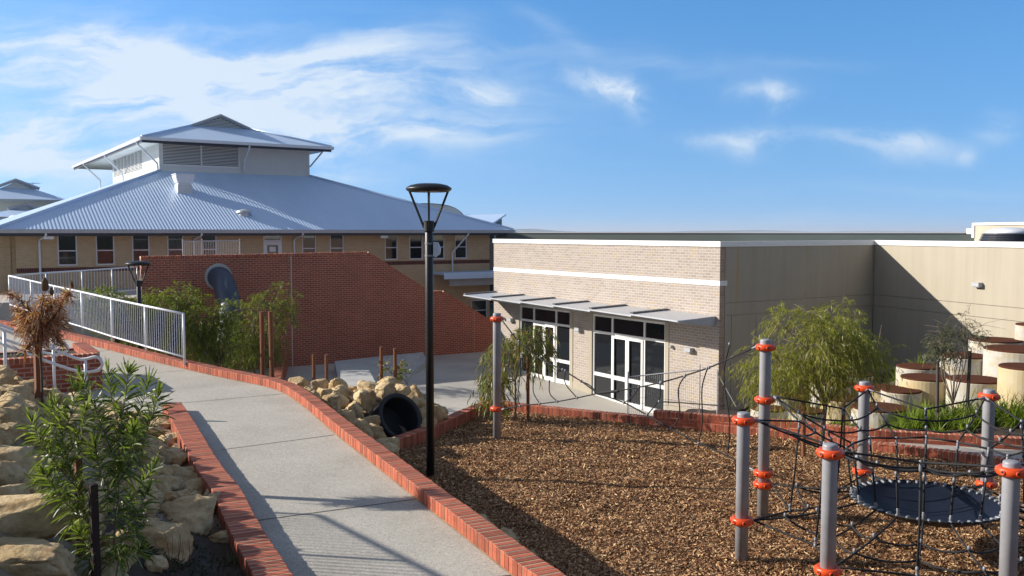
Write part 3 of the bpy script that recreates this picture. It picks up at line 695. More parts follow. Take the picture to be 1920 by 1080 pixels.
# backfill mound behind those rocks and along the shaded retaining side
mb = MB(); vs = []; prof = [(0, -.03), (.25, -.25), (.75, -.55), (1.25, -.95)]; kk = [p for p in offset(resample(kin, .4), KW+.01)]
seg = [p for p in kk if 13.2 < p.y < 21]
for i, p in enumerate(seg):
    a = seg[max(i-1, 0)]; b = seg[min(i+1, len(seg)-1)]; t_ = (b-a).normalized(); nn = Vector((t_.y, -t_.x, 0)); f_ = min(1, (p.y-13.2)/2.0)
    for (d, z) in prof: q = p+nn*d*f_; tcx = atD(752, 781, 16.9); vs.append((q.x, q.y, (z if d < 1 else -1.0) if (q-tcx).xy.length > 1.0 or d == 0 else -1.05))
mb.add(vs, [(i*4+j, (i+1)*4+j, (i+1)*4+j+1, i*4+j+1) for i in range(len(seg)-1) for j in range(3)])
tag(obj('mound', mb, M['sand'], local=True, smooth=True), kind='structure')
mb = MB(); q0 = [atD(545, 712, 19.6), atD(700, 722, 20.0), atD(800, 735, 19.4), atD(830, 775, 18.6), atD(800, 800, 17.2), atD(690, 745, 17.6), atD(620, 735, 17.5)]
tcx = atD(752, 781, 16.9); vs = [(p.x, p.y, min(p.z, -.25)-.05 if (p-tcx).xy.length > 1.0 else -1.1) for p in q0]; vs.append((sum(v[0] for v in vs)/7, sum(v[1] for v in vs)/7, -.22)); vs += [(v[0], v[1], -2.6) for v in vs[:7]]
mb.add(vs, [(i, (i+1) % 7, 7) for i in range(7)]+[(i, (i+1) % 7, 8+(i+1) % 7, 8+i) for i in range(7)]); tag(obj('mound', mb, M['sand'], local=True), kind='structure')

# ---- the air: one closed box of thin haze round everything
mb = MB(); mb.box(-29000, 29000, -3000, 29500, -4.8, 110); hm = bpy.data.materials.new('haze air'); hm.use_nodes = True; n_ = NT(hm.node_tree)
pv = n_.n('ShaderNodeVolumePrincipled', ins={'Color': (.72, .84, 1.0), 'Density': 1.0e-4, 'Anisotropy': .1}); n_.t.links.new(pv.outputs[0], n_.n('ShaderNodeOutputMaterial').inputs['Volume'])
tag(obj('haze', mb, hm, local=True), 'thin pale haze in the air towards the horizon', 'haze', kind='stuff')
# ================================================================== right building (pale brick hall)
Cp = _C
ZD1, ZD2, ZL = -2.60, -2.86, -3.4
HT = 2.74                                            # parapet top (world z)
M['closer'] = mottled('dark grey strip', (.13, .135, .15), (.10, .105, .12), 6, .5)
hall = thing('school_hall', 'flat roofed hall of pale clay brick with white parapet band and two wide glazed entrances', 'school hall', (Cp.x, Cp.y, 0), THETA)
sI = FR.hb(1638, 500, 0)[0]; bL = FR.ha(926, 600, 0)[0]
def fa(px, py): return FR.ha(px, py, 0.0)
# openings of the facade (b, z)
d2r, d2l = fa(1247, 690)[0], fa(1110, 690)[0]; d1r, d1l = fa(1069, 650)[0], fa(974, 650)[0]
dtop = fa(1180, 598)[1]; dtop1 = fa(1020, 574)[1]; DT = .15
PB, PT = .02, 0
SU = .17
ops = [(d2r-SU, d2l+SU, ZL, DT+.20), (d1r-SU, d1l+SU, ZL, DT+.20)]
band0, band1 = fa(1200, 522)[1]-.075, fa(1200, 522)[1]+.075
mb = MB(); mb.wall('y', 0, 0, bL, ZL, HT-.16, ops, .10, -1); obj('brick_wall', mb, M['pale_y'], hall, local=True)
mb = MB(); mb.add([(0, 0, ZL), (.20, 0, ZL), (.20, 0, HT-.16), (0, 0, HT-.16)], [(0, 1, 2, 3)]); obj('brick_return', mb, M['pale_x'], hall, local=True)
mb = MB(); mb.box(-.012, .30, -.012, bL, band0, band1); obj('string_band', mb, M['white'], hall, local=True)
for (b0, b1) in ((d2r, d2l), (d1r, d1l)):
    su = MB(); su.box(-.02, .12, b0-SU, b0, ZL, DT+.20); su.box(-.02, .12, b1, b1+SU, ZL, DT+.20); su.box(-.02, .12, b0, b1, DT, DT+.20); su.box(-.02, .12, b0, b1, ZL, zplaza(b0)+.03); obj('door_surround', su, M['render'], hall, local=True)
for (b0, b1, zz) in ((d2l+SU, d1r-SU, ZD1+.18), (.0, d2r-SU, ZD2+.42), (d1l+SU, bL, ZD1+.25)):
    pl = MB(); pl.box(-.014, .05, b0, b1, ZL, zz); obj('plinth', pl, M['render'], hall, local=True)
# entrances: aluminium frame with transoms, two leaves, side lights; dark glass
def entrance(b0, b1, ms, H0, rails):
    f = MB(); xo, xi = .03, .085; fw = .075
    f.box(xo, xi, b0, b0+fw, H0, DT); f.box(xo, xi, b1-fw, b1, H0, DT); f.box(xo, xi, b0+fw, b1-fw, DT-fw, DT); f.box(xo, xi, b0+fw, b1-fw, H0, H0+.16)
    for m_ in ms: f.box(xo+.002, xi, m_-fw/2, m_+fw/2, H0+.16, DT-fw)
    for z_, h_ in rails: f.box(xo+.004, xi, b0+fw, b1-fw, z_-h_/2, z_+h_/2)
    o = obj('entrance_frame', f, M['white'], hall, local=True)
    g = MB(); g.add([(xi-.012, b0+.02, H0), (xi-.012, b1-.02, H0), (xi-.012, b1-.02, DT-.02), (xi-.012, b0+.02, DT-.02)], [(0, 1, 2, 3)]); go = obj('glass', g, M['glass'], o, local=True)
    # door leaves between the two middle mullions, proud of the frame
    mid = sum(ms)/len(ms)
    for (l0, l1) in ((ms[0]+.04, mid-.006), (mid+.006, ms[-1]-.04)):
        dd = MB(); a, b_ = min(l0, l1), max(l0, l1); st_ = .085; zt_ = rails[0][0]-.05
        dd.box(xo-.03, xo-.002, a, a+st_, H0+.01, zt_); dd.box(xo-.03, xo-.002, b_-st_, b_, H0+.01, zt_); dd.box(xo-.03, xo-.002, a+st_, b_-st_, zt_-st_, zt_)
        dd.box(xo-.03, xo-.002, a+st_, b_-st_, H0+.01, H0+.17); dd.box(xo-.028, xo-.002, a+st_, b_-st_, rails[1][0]-.07, rails[1][0]+.07)
        lo = obj('door_leaf', dd, M['white'], o, local=True)
mm = [fa(px, 690)[0] for px in (1146, 1206)]
entrance(d2r, d2l, sorted(mm), ZD2, [(-.47, .085), (-1.95, .12)])
mm1 = [d1r+(m_-d2r)*(d1l-d1r)/(d2l-d2r) for m_ in mm]
entrance(d1r, d1l, sorted(mm1), ZD1, [(-.42, .085), (-1.76, .12)])
# canopy: six stepped sheet bays on brackets
cz = FR.ha(1342, 594, 0)[1]; cb0 = .16; cb1 = bL*.985
Q = FR.plane(1270, 598, (0, cb0, 0), (0, 1, 0)); cd_ = max(.9, min(1.7, -Q.x)); nb = 6; stp = (cb1-cb0)/nb
cp_ = MB()
for i in range(nb):
    b0 = cb0+i*stp; b1 = b0+stp+.06; zl = cz+.01; zr = cz+.055
    for (th, mi) in ((.0, 0),):
        cp_.add([(-.01, b0, zl), (-cd_, b0, zl-.05), (-cd_, b1, zr-.05), (-.01, b1, zr), (-.01, b0, zl-.04), (-cd_, b0, zl-.09), (-cd_, b1, zr-.09), (-.01, b1, zr-.04)],
                [(0, 1, 2, 3), (7, 6, 5, 4), (0, 4, 5, 1), (1, 5, 6, 2), (2, 6, 7, 3), (3, 7, 4, 0)], 0)
cano = obj('canopy', cp_, M['galv'], hall, local=True)
for i in range(nb):
    rb = MB(); b1 = cb0+(i+1)*stp; n_ = 10
    for k in range(n_):
        x0 = -.03-(cd_-.05)*k/n_; x1 = -.03-(cd_-.05)*(k+.86)/n_; z_ = cz+.045-.05*k/n_
        rb.box(x1, x0, b1-.05, b1+.10, z_+.01, z_+.06)
    obj('closer_strip', rb, M['closer'], cano, local=True)
br = MB(); br.prism([(-.012, cb0-.02, cz+.02), (-cd_, cb0-.02, cz-.05), (-cd_+.02, cb0-.02, cz-.10), (-.25, cb0-.02, cz-.26), (-.012, cb0-.02, cz-.26)], (0, .02, 0)); obj('end_plate', br, M['gutter'], cano, local=True)
for i in range(1, nb+1):
    b = cb0+i*stp-.1; g = MB(); g.prism([(-.012, b, cz-.03), (-cd_+.1, b, cz-.13), (-.012, b, cz-.32)], (0, .02, 0)); obj('bracket', g, M['gutter'], cano, local=True)
# side wall in three courses of rendered panels with real grooves
g1, g2_ = FR.hb(1500, 560, 0)[1], FR.hb(1500, 582, 0)[1]
sw = MB(); gv = .018
vg = [.22, FR.hb(1370, 680, 0)[0], FR.hb(1416, 680, 0)[0], sI]
for (z0, z1) in ((g2_+gv/2, g1-gv/2), (g1+gv/2, HT-.16)): sw.box(.215, sI+.3, -.004, .02, z0, z1)
for a0, a1 in zip(vg, vg[1:]): sw.box(a0+gv/2, a1-gv/2, -.004, .02, ZL, g2_-gv/2)
sw.box(.21, sI+.3, .02, .10, ZL, HT-.17)
obj('side_wall', sw, M['render'], hall, local=True)
cp2 = MB(); cp2.box(-.035, .24, -.035, bL+.03, HT-.16, HT); cp2.box(.24, sI+.05, -.035, .24, HT-.16, HT); obj('parapet_capping', cp2, M['white'], hall, local=True)
# return wall towards the viewer on the right
PHI = R(26)-THETA                                    # in the hall's frame, turned slightly
wd = Vector((math.sin(-PHI)*-1*0, 0, 0))
wdir = Vector((math.sin(R(18)), -math.cos(R(18)), 0)); wl = Vector((wdir.dot(FR.v), wdir.dot(FR.u), 0)); wn = Vector((-wl.y*-1, wl.x*-1, 0))
wn = Vector((wl.y, -wl.x, 0)); 
I0 = Vector((sI, 0, 0))
def wpt(t_, off, z): p = I0+wl*t_-wn*off*-1*-1; p = I0+wl*t_+wn*(-off); p.z = z; return p
# wn points to the lit (left) side when it has negative local x
if wn.x > 0: wn = -wn
def wbox(mb, t0, t1, o0, o1, z0, z1):
    ps = []
    for z in (z0, z1):
        for (t_, o_) in ((t0, o0), (t1, o0), (t1, o1), (t0, o1)):
            p = I0+wl*t_+wn*o_; ps.append((p.x, p.y, z))
    mb.add(ps, [(3, 2, 1, 0), (4, 5, 6, 7), (0, 1, 5, 4), (1, 2, 6, 5), (2, 3, 7, 6), (3, 0, 4, 7)])
w2 = MB(); WL = 10.5
for (z0, z1) in ((-2.6, g2_-gv/2), (g2_+gv/2, g1-gv/2), (g1+gv/2, HT-.17)): wbox(w2, .03, WL, 0, -.03, z0, z1)
wbox(w2, 0.03, WL, -.03, -.25, -2.6, HT-.17)
obj('return_wall', w2, M['render'], hall, local=True)
c3 = MB(); wbox(c3, -.10, WL+.03, .035, -.28, HT-.158, HT+.002); obj('parapet_capping', c3, M['white'], hall, local=True)
rf_ = MB(); rf_.add([(0.1, .1, HT-.35), (sI, .1, HT-.35), (sI+6, -6, HT-.35), (sI+20, 0, HT-.35), (sI+20, bL, HT-.35), (.1, bL, HT-.35)], [(0, 1, 2, 3, 4, 5)]); obj('flat_roof', rf_, M['galv'], hall, local=True)
bw_ = MB(); bw_.box(.1, sI+.2, bL-.12, bL-.02, ZP, HT-.17); obj('rear_wall', bw_, M['pale_x'], hall, local=True)
ft = MB(); wbox(ft, .2, WL, .55, 0, -2.6, -2.3)
# sloping footing along the return wall
fs_ = MB(); vs = []
for (t_, z) in ((.3, -2.35), (2.5, -1.45), (5.0, -.75), (7.5, -.15), (9.5, .12)):
    for o_ in (.75, 0.004): p = I0+wl*t_+wn*o_; vs.append((p.x, p.y, z+(0 if o_ > .1 else .10)))
fs_.add(vs, [(2*i, 2*i+1, 2*i+3, 2*i+2) for i in range(4)]); obj('footing', fs_, M['concblock'], hall, local=True)
# wall lights
def wall_light(p, out, kind='bulkhead'):
    m1 = MB(); o = Vector(out)
    if kind == 'bulkhead':
        sd = Vector((-o.y, o.x, 0)); c = Vector(p)
        poly = [c-sd*.13+Vector((0, 0, .07)), c+sd*.13+Vector((0, 0, .07)), c+sd*.13+Vector((0, 0, -.05)), c-sd*.13+Vector((0, 0, -.05))]
        m1.prism(poly, o*.16); m1.prism([q+o*.01+Vector((0, 0, -.122 if i < 2 else -.02)) for i, q in enumerate(poly)], o*.12)
    else:
        m1.lathe(p, [(.05, 0), (.055, .02), (.055, .09), (.03, .12)], 12, axis=out)
    return obj('wall_light', m1, M['gutter'], hall, local=True, smooth=False)
for (px, py, k) in ((1087, 618, 'bulkhead'), (1295, 656, 'bulkhead'), (1261, 650, 'r'), (946, 597, 'r'), (960, 600, 'bulkhead')):
    b, z = fa(px, py); wall_light((-.001, b, z), (-1, 0, 0), k)
pw = FR.plane(1836, 534, I0, wn); wall_light(pw+wn*.001, wn, 'bulkhead')
# ---- building behind: shaded parapet, raised cream parapet with capping, roof ventilator
bk = thing('rear_block', 'long low block behind the hall, its dark shaded parapet running along the horizon', 'building', (*FR.wor(8, 14, 0)[:2], 0), THETA)
def frame_of(pos): return Frame((pos[0], pos[1]), THETA)
FB = frame_of(FR.wor(8, 14, 0))
P1 = atD(930, 437, 52); P2 = atD(1828, 433.5, 40)
ax = (P2-P1); ax.z = 0; axn = ax.normalized(); nn = Vector((axn.y, -axn.x, 0))
zt1 = 2.97; mbk = MB(); q1, q2 = Vector((P1.x, P1.y, 0)), Vector((P2.x, P2.y, 0))
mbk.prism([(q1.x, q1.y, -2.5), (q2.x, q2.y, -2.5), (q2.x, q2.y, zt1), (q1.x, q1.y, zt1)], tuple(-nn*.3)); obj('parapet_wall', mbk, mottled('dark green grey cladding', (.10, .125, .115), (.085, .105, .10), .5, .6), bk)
c4 = MB(); c4.prism([q1+nn*.05+Vector((0, 0, zt1-.0)), q2+nn*.05+Vector((0, 0, zt1)), q2+nn*.05+Vector((0, 0, zt1+.07)), q1+nn*.05+Vector((0, 0, zt1+.07))], tuple(-nn*.4)); obj('capping', c4, M['galv'], bk)
q3 = atD(1852, 456, 33.5); mr = MB(); mr.prism([(q2.x, q2.y, -2.5), (q3.x, q3.y, -2.5), (q3.x, q3.y, zt1-.1), (q2.x, q2.y, zt1)], (.25, .1, 0)); obj('parapet_return', mr, M['render'], bk)
ub = thing('upper_block', 'raised cream rendered block with stepped white capping at the right edge behind the hall', 'building', (*atD(1830, 430, 37)[:2], 0))
u0, u1 = atD(1828, 412, 38), atD(2080, 421, 30.5); un = Vector((-(u1-u0).y, (u1-u0).x, 0)).normalized(); zt = (u0.z+u1.z)/2
a_, b_ = Vector((u0.x, u0.y, 0)), Vector((u1.x, u1.y, 0))
mu = MB(); mu.prism([(a_.x, a_.y, -2.4), (b_.x, b_.y, -2.4), (b_.x, b_.y, zt-.10), (a_.x, a_.y, zt-.10)], tuple(un*6)); obj('wall', mu, M['render'], ub)
mc = MB(); dr_ = (b_-a_).normalized(); a2 = a_-dr_*.10-un*.06
mc.prism([a2+Vector((0, 0, zt-.10)), b_-un*.06+Vector((0, 0, zt-.10)), b_-un*.06+Vector((0, 0, zt)), a2+Vector((0, 0, zt))], tuple(un*6.1))
mc.prism([a2-un*.003+Vector((0, 0, zt-.62)), a2-un*.003+dr_*.13+Vector((0, 0, zt-.62)), a2-un*.003+dr_*.13+Vector((0, 0, zt-.102)), a2-un*.003+Vector((0, 0, zt-.102))], tuple(un*.3)); obj('capping', mc, M['white'], ub)
ms = MB()
for (h0, h1, w_) in ((.24, .35, .40), (.36, .46, .36)): ms.prism([a2+Vector((0, 0, zt-h1)), a2-dr_*w_+Vector((0, 0, zt-h1)), a2-dr_*w_+Vector((0, 0, zt-h0)), a2+Vector((0, 0, zt-h0))], tuple(un*4))
obj('side_capping', ms, M['white'], ub)
vp = atD(1890, 470, 29.5); t = thing('roof_ventilator', 'round black louvred roof ventilator with a domed white cap on the hall roof', 'ventilator', (vp.x, vp.y, HT-.34))
zb = HT-.34; ml = MB(); r0 = .86; prof = [(r0*.98, zb)]; nl = 6; ztop = atD(1890, 437, 29.5).z; zlo = ztop-.36
prof = [(r0, zb), (r0, zlo)]
for k in range(nl): z0 = zlo+(ztop-zlo)*k/nl; z1 = zlo+(ztop-zlo)*(k+1)/nl; rr_ = r0*(1.02-.03*k); prof += [(rr_*1.03, z0), (rr_*1.03, z0+.03), (rr_*.93, z1-.005)]
ml.lathe((vp.x, vp.y, 0), prof, 40); obj('louvred_drum', ml, M['fascia'], t)
md = MB(); hd = atD(1890, 426, 29.5).z-ztop; prof = [(r0*.80, ztop-.005)]+[(r0*.80*math.cos(a), ztop+hd*math.sin(a)) for a in np.linspace(0, math.pi/2*.98, 9)]; md.lathe((vp.x, vp.y, 0), prof, 40); obj('dome_cap', md, M['whitesteel'], t, smooth=True)

# ================================================================== left building (school block with hipped steel roof)
PL = atD(128, 470, 40)
FL = Frame((PL.x, PL.y), THETA)
sb = thing('school_building', 'two storey cream brick school block with blue grey corrugated hip roof and louvred clerestory tower', 'school building', (PL.x, PL.y, 0), THETA)
Lb = lambda px, py: FL.hb(px, py, 0.0)
aR = Lb(918, 480)[0]; aL0 = Lb(30, 480)[0]; aLL = aL0-9
EV = .75; ze = Lb(480, 437.5)[1]; be = -EV
ze = FL.hb(480, 437, be)[1]                             # underside of gutter
wins = []
for (l, r_, y0, y1) in ((108, 145, 443, 501), (180, 215, 442, 500), (248, 281, 441, 499), (314, 345, 441, 498), (377, 407, 440, 496), (567, 593, 439, 490), (619, 645, 439, 489), (722, 746, 438, 484.5), (768, 793, 438, 483), (811, 834, 438, 482), (853, 876, 438, 481)):
    a0, a1 = Lb(l, 470)[0], Lb(r_, 470)[0]; xm = (l+r_)/2; wins.append((a0, a1, Lb(xm, y1)[1], Lb(xm, y0)[1]))
zs = sum(q[2] for q in wins)/len(wins); zh = min(sum(q[3] for q in wins)/len(wins), ze-.03); wins = [(a, b, zs, zh) for a, b, _, _ in wins]
da0, da1 = Lb(494, 470)[0], Lb(529, 470)[0]; door_op = (da0, da1, .55, zh)
lw = [(Lb(884, 570)[0], Lb(914, 570)[0], Lb(900, 600)[1], Lb(900, 562)[1])]
zb1 = Lb(130, 505)[1]; zb0 = zb1-.17; zb1 = (zb1+Lb(850, 485)[1])/2; zb0 = zb1-.20
mb = MB(); mb.wall('x', 0, aL0, aR, zb1, ze+.15, [w_ for w_ in wins]+[(da0, da1, zb1, zh)], .12, -1)
mb.wall('x', 0, aL0, aR, -2.6, zb0, [(da0, da1, .5, zb0)]+lw, .12, -1)
obj('brick_wall', mb, M['cream_x'], sb, local=True)
mb = MB(); mb.wall('x', -.006, aL0, da0, zb0, zb1, [], .1, -1); mb.wall('x', -.006, da1, aR, zb0, zb1, [], .1, -1); obj('brick_band', mb, M['band'], sb, local=True)
mb = MB(); mb.wall('y', aR, 0, 14, -2.6, ze+.15, [], .12, 1); mb.wall('y', aL0, 0, 14, -2.6, ze+.15, [], .12, -1); obj('end_wall', mb, M['cream_y'], sb, local=True)
def window(a0, a1, z0, z1, glass):
    f = MB(); t_ = .055; y0, y1 = .03, .10
    f.box(a0, a0+t_, y0, y1, z0, z1); f.box(a1-t_, a1, y0, y1, z0, z1); f.box(a0+t_, a1-t_, y0, y1, z0, z0+t_); f.box(a0+t_, a1-t_, y0, y1, z1-t_, z1)
    zm = z0+(z1-z0)*.48; f.box(a0+t_, a1-t_, y0+.004, y1, zm-.022, zm+.022); o = obj('window', f, M['whitesteel'], sb, local=True)
    g = MB(); g.add([(a0+.01, .075, z0+.01), (a1-.01, .075, z0+.01), (a1-.01, .075, z1-.01), (a0+.01, .075, z1-.01)], [(0, 1, 2, 3)]); obj('pane', g, glass, o, local=True)
for k, w_ in enumerate(wins+lw): window(*w_, M['glassl'] if k in (3, 4, 5, 6, 9, 10) else M['glass'])
f = MB(); t_ = .07; f.box(da0, da0+t_, .02, .09, .55, zh); f.box(da1-t_, da1, .02, .09, .55, zh); f.box(da0+t_, da1-t_, .02, .09, zh-t_, zh); f.box(da0+t_, da1-t_, .02, .09, zh-.36, zh-.28)
f.box(da0+t_, da0+t_+.12, .025, .085, .56, zh-.37); f.box(da1-t_-.12, da1-t_, .025, .085, .56, zh-.37); f.box(da0+t_+.12, da1-t_-.12, .025, .085, zh-.52, zh-.37); f.box(da0+t_+.12, da1-t_-.12, .025, .085, .56, 1.1)
dr = obj('door', f, M['whitesteel'], sb, local=True); g = MB(); g.add([(da0, .07, .55), (da1, .07, .55), (da1, .07, zh), (da0, .07, zh)], [(0, 1, 2, 3)]); obj('pane', g, M['glassl'], dr, local=True)
pa, pz = FL.hb(511, 467, .06); g = MB(); g.box(pa-.16, pa+.16, .055, .062, pz-.13, pz+.11); obj('notice', g, M['paper'], dr, local=True)
# roof: front and left planes in corrugated sheet
ecL = FL.hb(-9, 430, be); aE0 = ecL[0]; aE1 = FL.hb(962, 431, be)[0]; zE = ze+.16
# tower corner on the front plane
best = None
for pit in (23.0,):
    tp = math.tan(R(pit)); q = FL.plane(300, 321, (0, be, zE), (0, -tp, 1))
    e = abs((q.x-aE0)-(q.y-be)); 
    if best is None or e < best[0]: best = (e, pit, q.copy())
_, PITCHR, TC = best; tp = math.tan(R(PITCHR)); bt = TC.y; aT0 = TC.x; zT = TC.z
aT1 = FL.hb(579, 310, bt)[0]
print('ROOF pitch', PITCHR, 'tower corner', TC, 'aE', aE0, aE1, 'aT1', aT1, 'zE', zE, 'wall aL0', aL0, 'aR', aR, 'zs,zh,ze', zs, zh, ze, 'HALL', sI, bL, 'DT', DT, 'cd', cd_, 'cz', cz)
def corr(w_, amp=.015, pit=.155): f_ = (w_/pit) % 1.0; return amp*(.5-.5*math.cos(2*math.pi*f_))**.7
def corr_front(a0, a1, lim, z_of, mb, b0=None, wd=.155/5):
    """front facing roof plane: lim(a) -> (b_lo, b_hi), z_of(b); ribs run up the slope"""
    n_ = int((a1-a0)/wd); rows = []
    for i in range(n_+1):
        a = a0+(a1-a0)*i/n_; lo, hi = lim(a); rows.append(((a, lo, z_of(lo)+corr(a)), (a, hi, z_of(hi)+corr(a))))
    vs = [p for r_ in rows for p in r_]; mb.add(vs, [(2*i, 2*i+2, 2*i+3, 2*i+1) for i in range(n_)])
kR = (bt-be)/(aE1-aT1)
def lim_front(a):
    hi = bt
    if a < aT0: hi = be+(a-aE0)*(bt-be)/(aT0-aE0)
    if a > aT1: hi = min(hi, be+(aE1-a)*kR)
    return (be, max(hi, be+.001))
mb = MB(); corr_front(aE0, aE1, lim_front, lambda b: zE+tp*(b-be), mb)
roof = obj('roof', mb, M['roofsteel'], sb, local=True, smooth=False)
# left plane, back and right planes
bB = 24.0; mbl = MB()
def rows_left(n_=340):
    rows = []
    for i in range(n_+1):
        b = be+(bB-be)*i/n_; run = aT0-aE0; k = min((b-be)/(bt-be), 1.0); a_hi = aE0+run*k
        if b > bB-(bt-be): a_hi = min(a_hi, aE0+run*max((bB-b)/(bt-be), 0))
        rows.append(((aE0, b, zE+corr(b, pit=.155)), (a_hi, b, zE+tp*(bt-be)/run*(a_hi-aE0)+corr(b))))
    return rows
rw = rows_left(); mbl.add([p for r_ in rw for p in r_], [(2*i, 2*i+1, 2*i+3, 2*i+2) for i in range(len(rw)-1)])
zt_ = zE+tp*(bt-be)
mbl.add([(aE1, be, zE-.01), (aE1, bB, zE), (aT1, bB-(bt-be), zt_), (aT1, bt, zt_-.01)], [(0, 1, 2, 3)]); mbl.add([(aE0, bB, zE), (aE1, bB, zE), (aT1, bB-(bt-be), zt_), (aT0, bB-(bt-be), zt_)], [(3, 2, 1, 0)])
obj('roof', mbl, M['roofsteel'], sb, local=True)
for q_ in ([(aE0-.02, be-.02, zE+.03), (aT0, bt, zt_+.04)], [(aE1+.02, be-.02, zE+.03), (aT1, bt, zt_+.04)]):
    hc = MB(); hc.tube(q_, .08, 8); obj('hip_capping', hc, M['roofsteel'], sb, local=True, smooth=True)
gt = MB(); gt.box(aE0-.08, aE1+.08, be-.14, be+.02, ze-.0, zE+.01); gt.box(aE0-.14, aE0+.02, be+.021, bB, ze, zE+.008); gt.box(aE1-.02, aE1+.14, be+.021, bB, ze, zE+.008); obj('gutter', gt, M['gutter'], sb, local=True)
sf = MB(); sf.box(aE0+.02, aE1-.02, be+.02, -.0, ze-.02, ze+.06); sf.box(aE0+.03, aE1-.03, be-.012, be+.018, ze-.13, ze-.001); obj('fascia', sf, M['fascia'], sb, local=True)
sg = MB(); sg.box(aR+.01, aE1-.04, .01, 14, ze-.02, ze+.05); obj('soffit', sg, M['clad'], sb, local=True)
# tower
tE = None
eo = 1.15                                               # eaves overhang of the tower
ey = FL.hb(266, 262, bt-eo); zTE = ey[1]; aTE0 = ey[0]; aTE1 = FL.hb(622, 277, bt-eo)[0]
bTl = FL.ha(178, 330, aT0)[0]; bTE1 = FL.ha(138, 312, aTE0)[0]
bTl = min(bTl, bt+14)
print('TOWER zTE', zTE, 'aTE', aTE0, aTE1, 'bTl', bTl, 'bTE1', bTE1, 'bt', bt, 'aT', aT0, aT1)
tw = MB(); zl = zt_-3.0
def gapwall(axis, c, a0, a1, z0, z1, out, ops):
    tw.wall(axis, c, a0, a1, z0, z1, ops, .12, out)
lv = (FL.hb(305, 290, bt)[0], FL.hb(447, 290, bt)[0]); lz1 = (FL.hb(305, 267, bt)[1]+FL.hb(447, 273, bt)[1])/2; lz0 = (FL.hb(305, 309, bt)[1]+FL.hb(447, 313, bt)[1])/2
lb = (FL.ha(267, 300, aT0)[0], FL.ha(190, 320, aT0)[0]); lzb0 = FL.ha(267, 318, aT0)[1]; lzb1 = FL.ha(267, 275, aT0)[1]
lb = (lb[0], min(lb[1], bTl-.5))
gapwall('x', bt, aT0, aT1, zl, zTE+.1, -1, [(lv[0], lv[1], lz0, lz1)]); gapwall('y', aT0, bt, bTl, zl, zTE+.1, -1, [(lb[0], lb[1], lzb0, lzb1)]); gapwall('y', aT1, bt, bTl, zl, zTE+.1, 1, []); gapwall('x', bTl, aT0, aT1, zl, zTE+.1, 1, [])
# ship-lap lines as real boards on the upper half
for k in range(14):
    z0 = lz0-.25+k*.12
    if z0 > zTE: break
    tw.box(lv[1]+.10, aT1-.03, bt-.022, bt-.004, z0, z0+.105)
    tw.box(aT0-.022, aT0-.004, bt+.03, lb[0]-.12, z0, z0+.105)
tw.box(aT0-.04, aT0+.10, bt-.04, bt-.0, zl, zTE+.05); tw.box(aT1-.10, aT1+.03, bt-.04, bt-.0, zl, zTE+.05)
tower = obj('tower_wall', tw, M['clad'], sb, local=True)
def louvre(axis, c, a0, a1, z0, z1, out, nsl, ndiv, name):
    f = MB(); t_ = .05
    def B(p0, p1, d0, d1, q0, q1):
        lo, hi = sorted((c-out*d0, c-out*d1)) if True else (0, 0)
        if axis == 'x': f.box(p0, p1, lo, hi, q0, q1)
        else: f.box(lo, hi, p0, p1, q0, q1)
    B(a0-t_, a0, -.03, .1, z0-t_, z1+t_); B(a1, a1+t_, -.03, .1, z0-t_, z1+t_); B(a0, a1, -.03, .1, z0-t_, z0); B(a0, a1, -.03, .1, z1, z1+t_)
    for k in range(1, ndiv): a = a0+(a1-a0)*k/ndiv; B(a-.03, a+.03, -.028, .1, z0, z1)
    o = obj(name, f, M['white'], sb, local=True); s_ = MB(); h = (z1-z0)/nsl
    for k in range(nsl):
        zz = z0+h*k
        if axis == 'x': s_.add([(a0, c-out*-.01, zz), (a1, c-out*-.01, zz), (a1, c-out*.09, zz+h*.52), (a0, c-out*.09, zz+h*.52), (a0, c-out*-.01, zz+.012), (a1, c-out*-.01, zz+.012), (a1, c-out*.09, zz+h*.52+.012), (a0, c-out*.09, zz+h*.52+.012)], [(0, 1, 2, 3), (4, 7, 6, 5), (0, 4, 5, 1), (2, 6, 7, 3)])
        else: s_.add([(c-out*-.01, a0, zz), (c-out*-.01, a1, zz), (c-out*.09, a1, zz+h*.52), (c-out*.09, a0, zz+h*.52), (c-out*-.01, a0, zz+.012), (c-out*-.01, a1, zz+.012), (c-out*.09, a1, zz+h*.52+.012), (c-out*.09, a0, zz+h*.52+.012)], [(0, 1, 2, 3), (4, 7, 6, 5), (0, 4, 5, 1), (2, 6, 7, 3)])
    for k in range(nsl):
        zz = z0+h*k; q0, q1 = sorted((c-out*-.016, c-out*-.004))
        if axis == 'x': s_.box(a0, a1, q0, q1, zz+.002, zz+h*.40)
        else: s_.box(q0, q1, a0, a1, zz+.002, zz+h*.40)
    obj('slats', s_, M['white'], o, local=True)
    bk_ = MB()
    if axis == 'x': bk_.add([(a0, c-out*.11, z0), (a1, c-out*.11, z0), (a1, c-out*.11, z1), (a0, c-out*.11, z1)], [(0, 1, 2, 3)])
    else: bk_.add([(c-out*.11, a0, z0), (c-out*.11, a1, z0), (c-out*.11, a1, z1), (c-out*.11, a0, z1)], [(0, 1, 2, 3)])
    obj('backing', bk_, M['fascia'], o, local=True)
louvre('x', bt, *lv, lz0, lz1, -1, 15, 2, 'louvre_window'); louvre('y', aT0, *lb, lzb0, lzb1, -1, 15, 8, 'louvre_window')
# tower roof: hip with a gablet facing the camera
tt = MB(); bE0 = bt-eo; bE1 = max(bTE1, bTl+eo*.6); zt0 = zTE+.14
gp = FL.hb(413, 218, bt+1.7); ga, gz, gb = gp[0], gp[1], bt+1.7
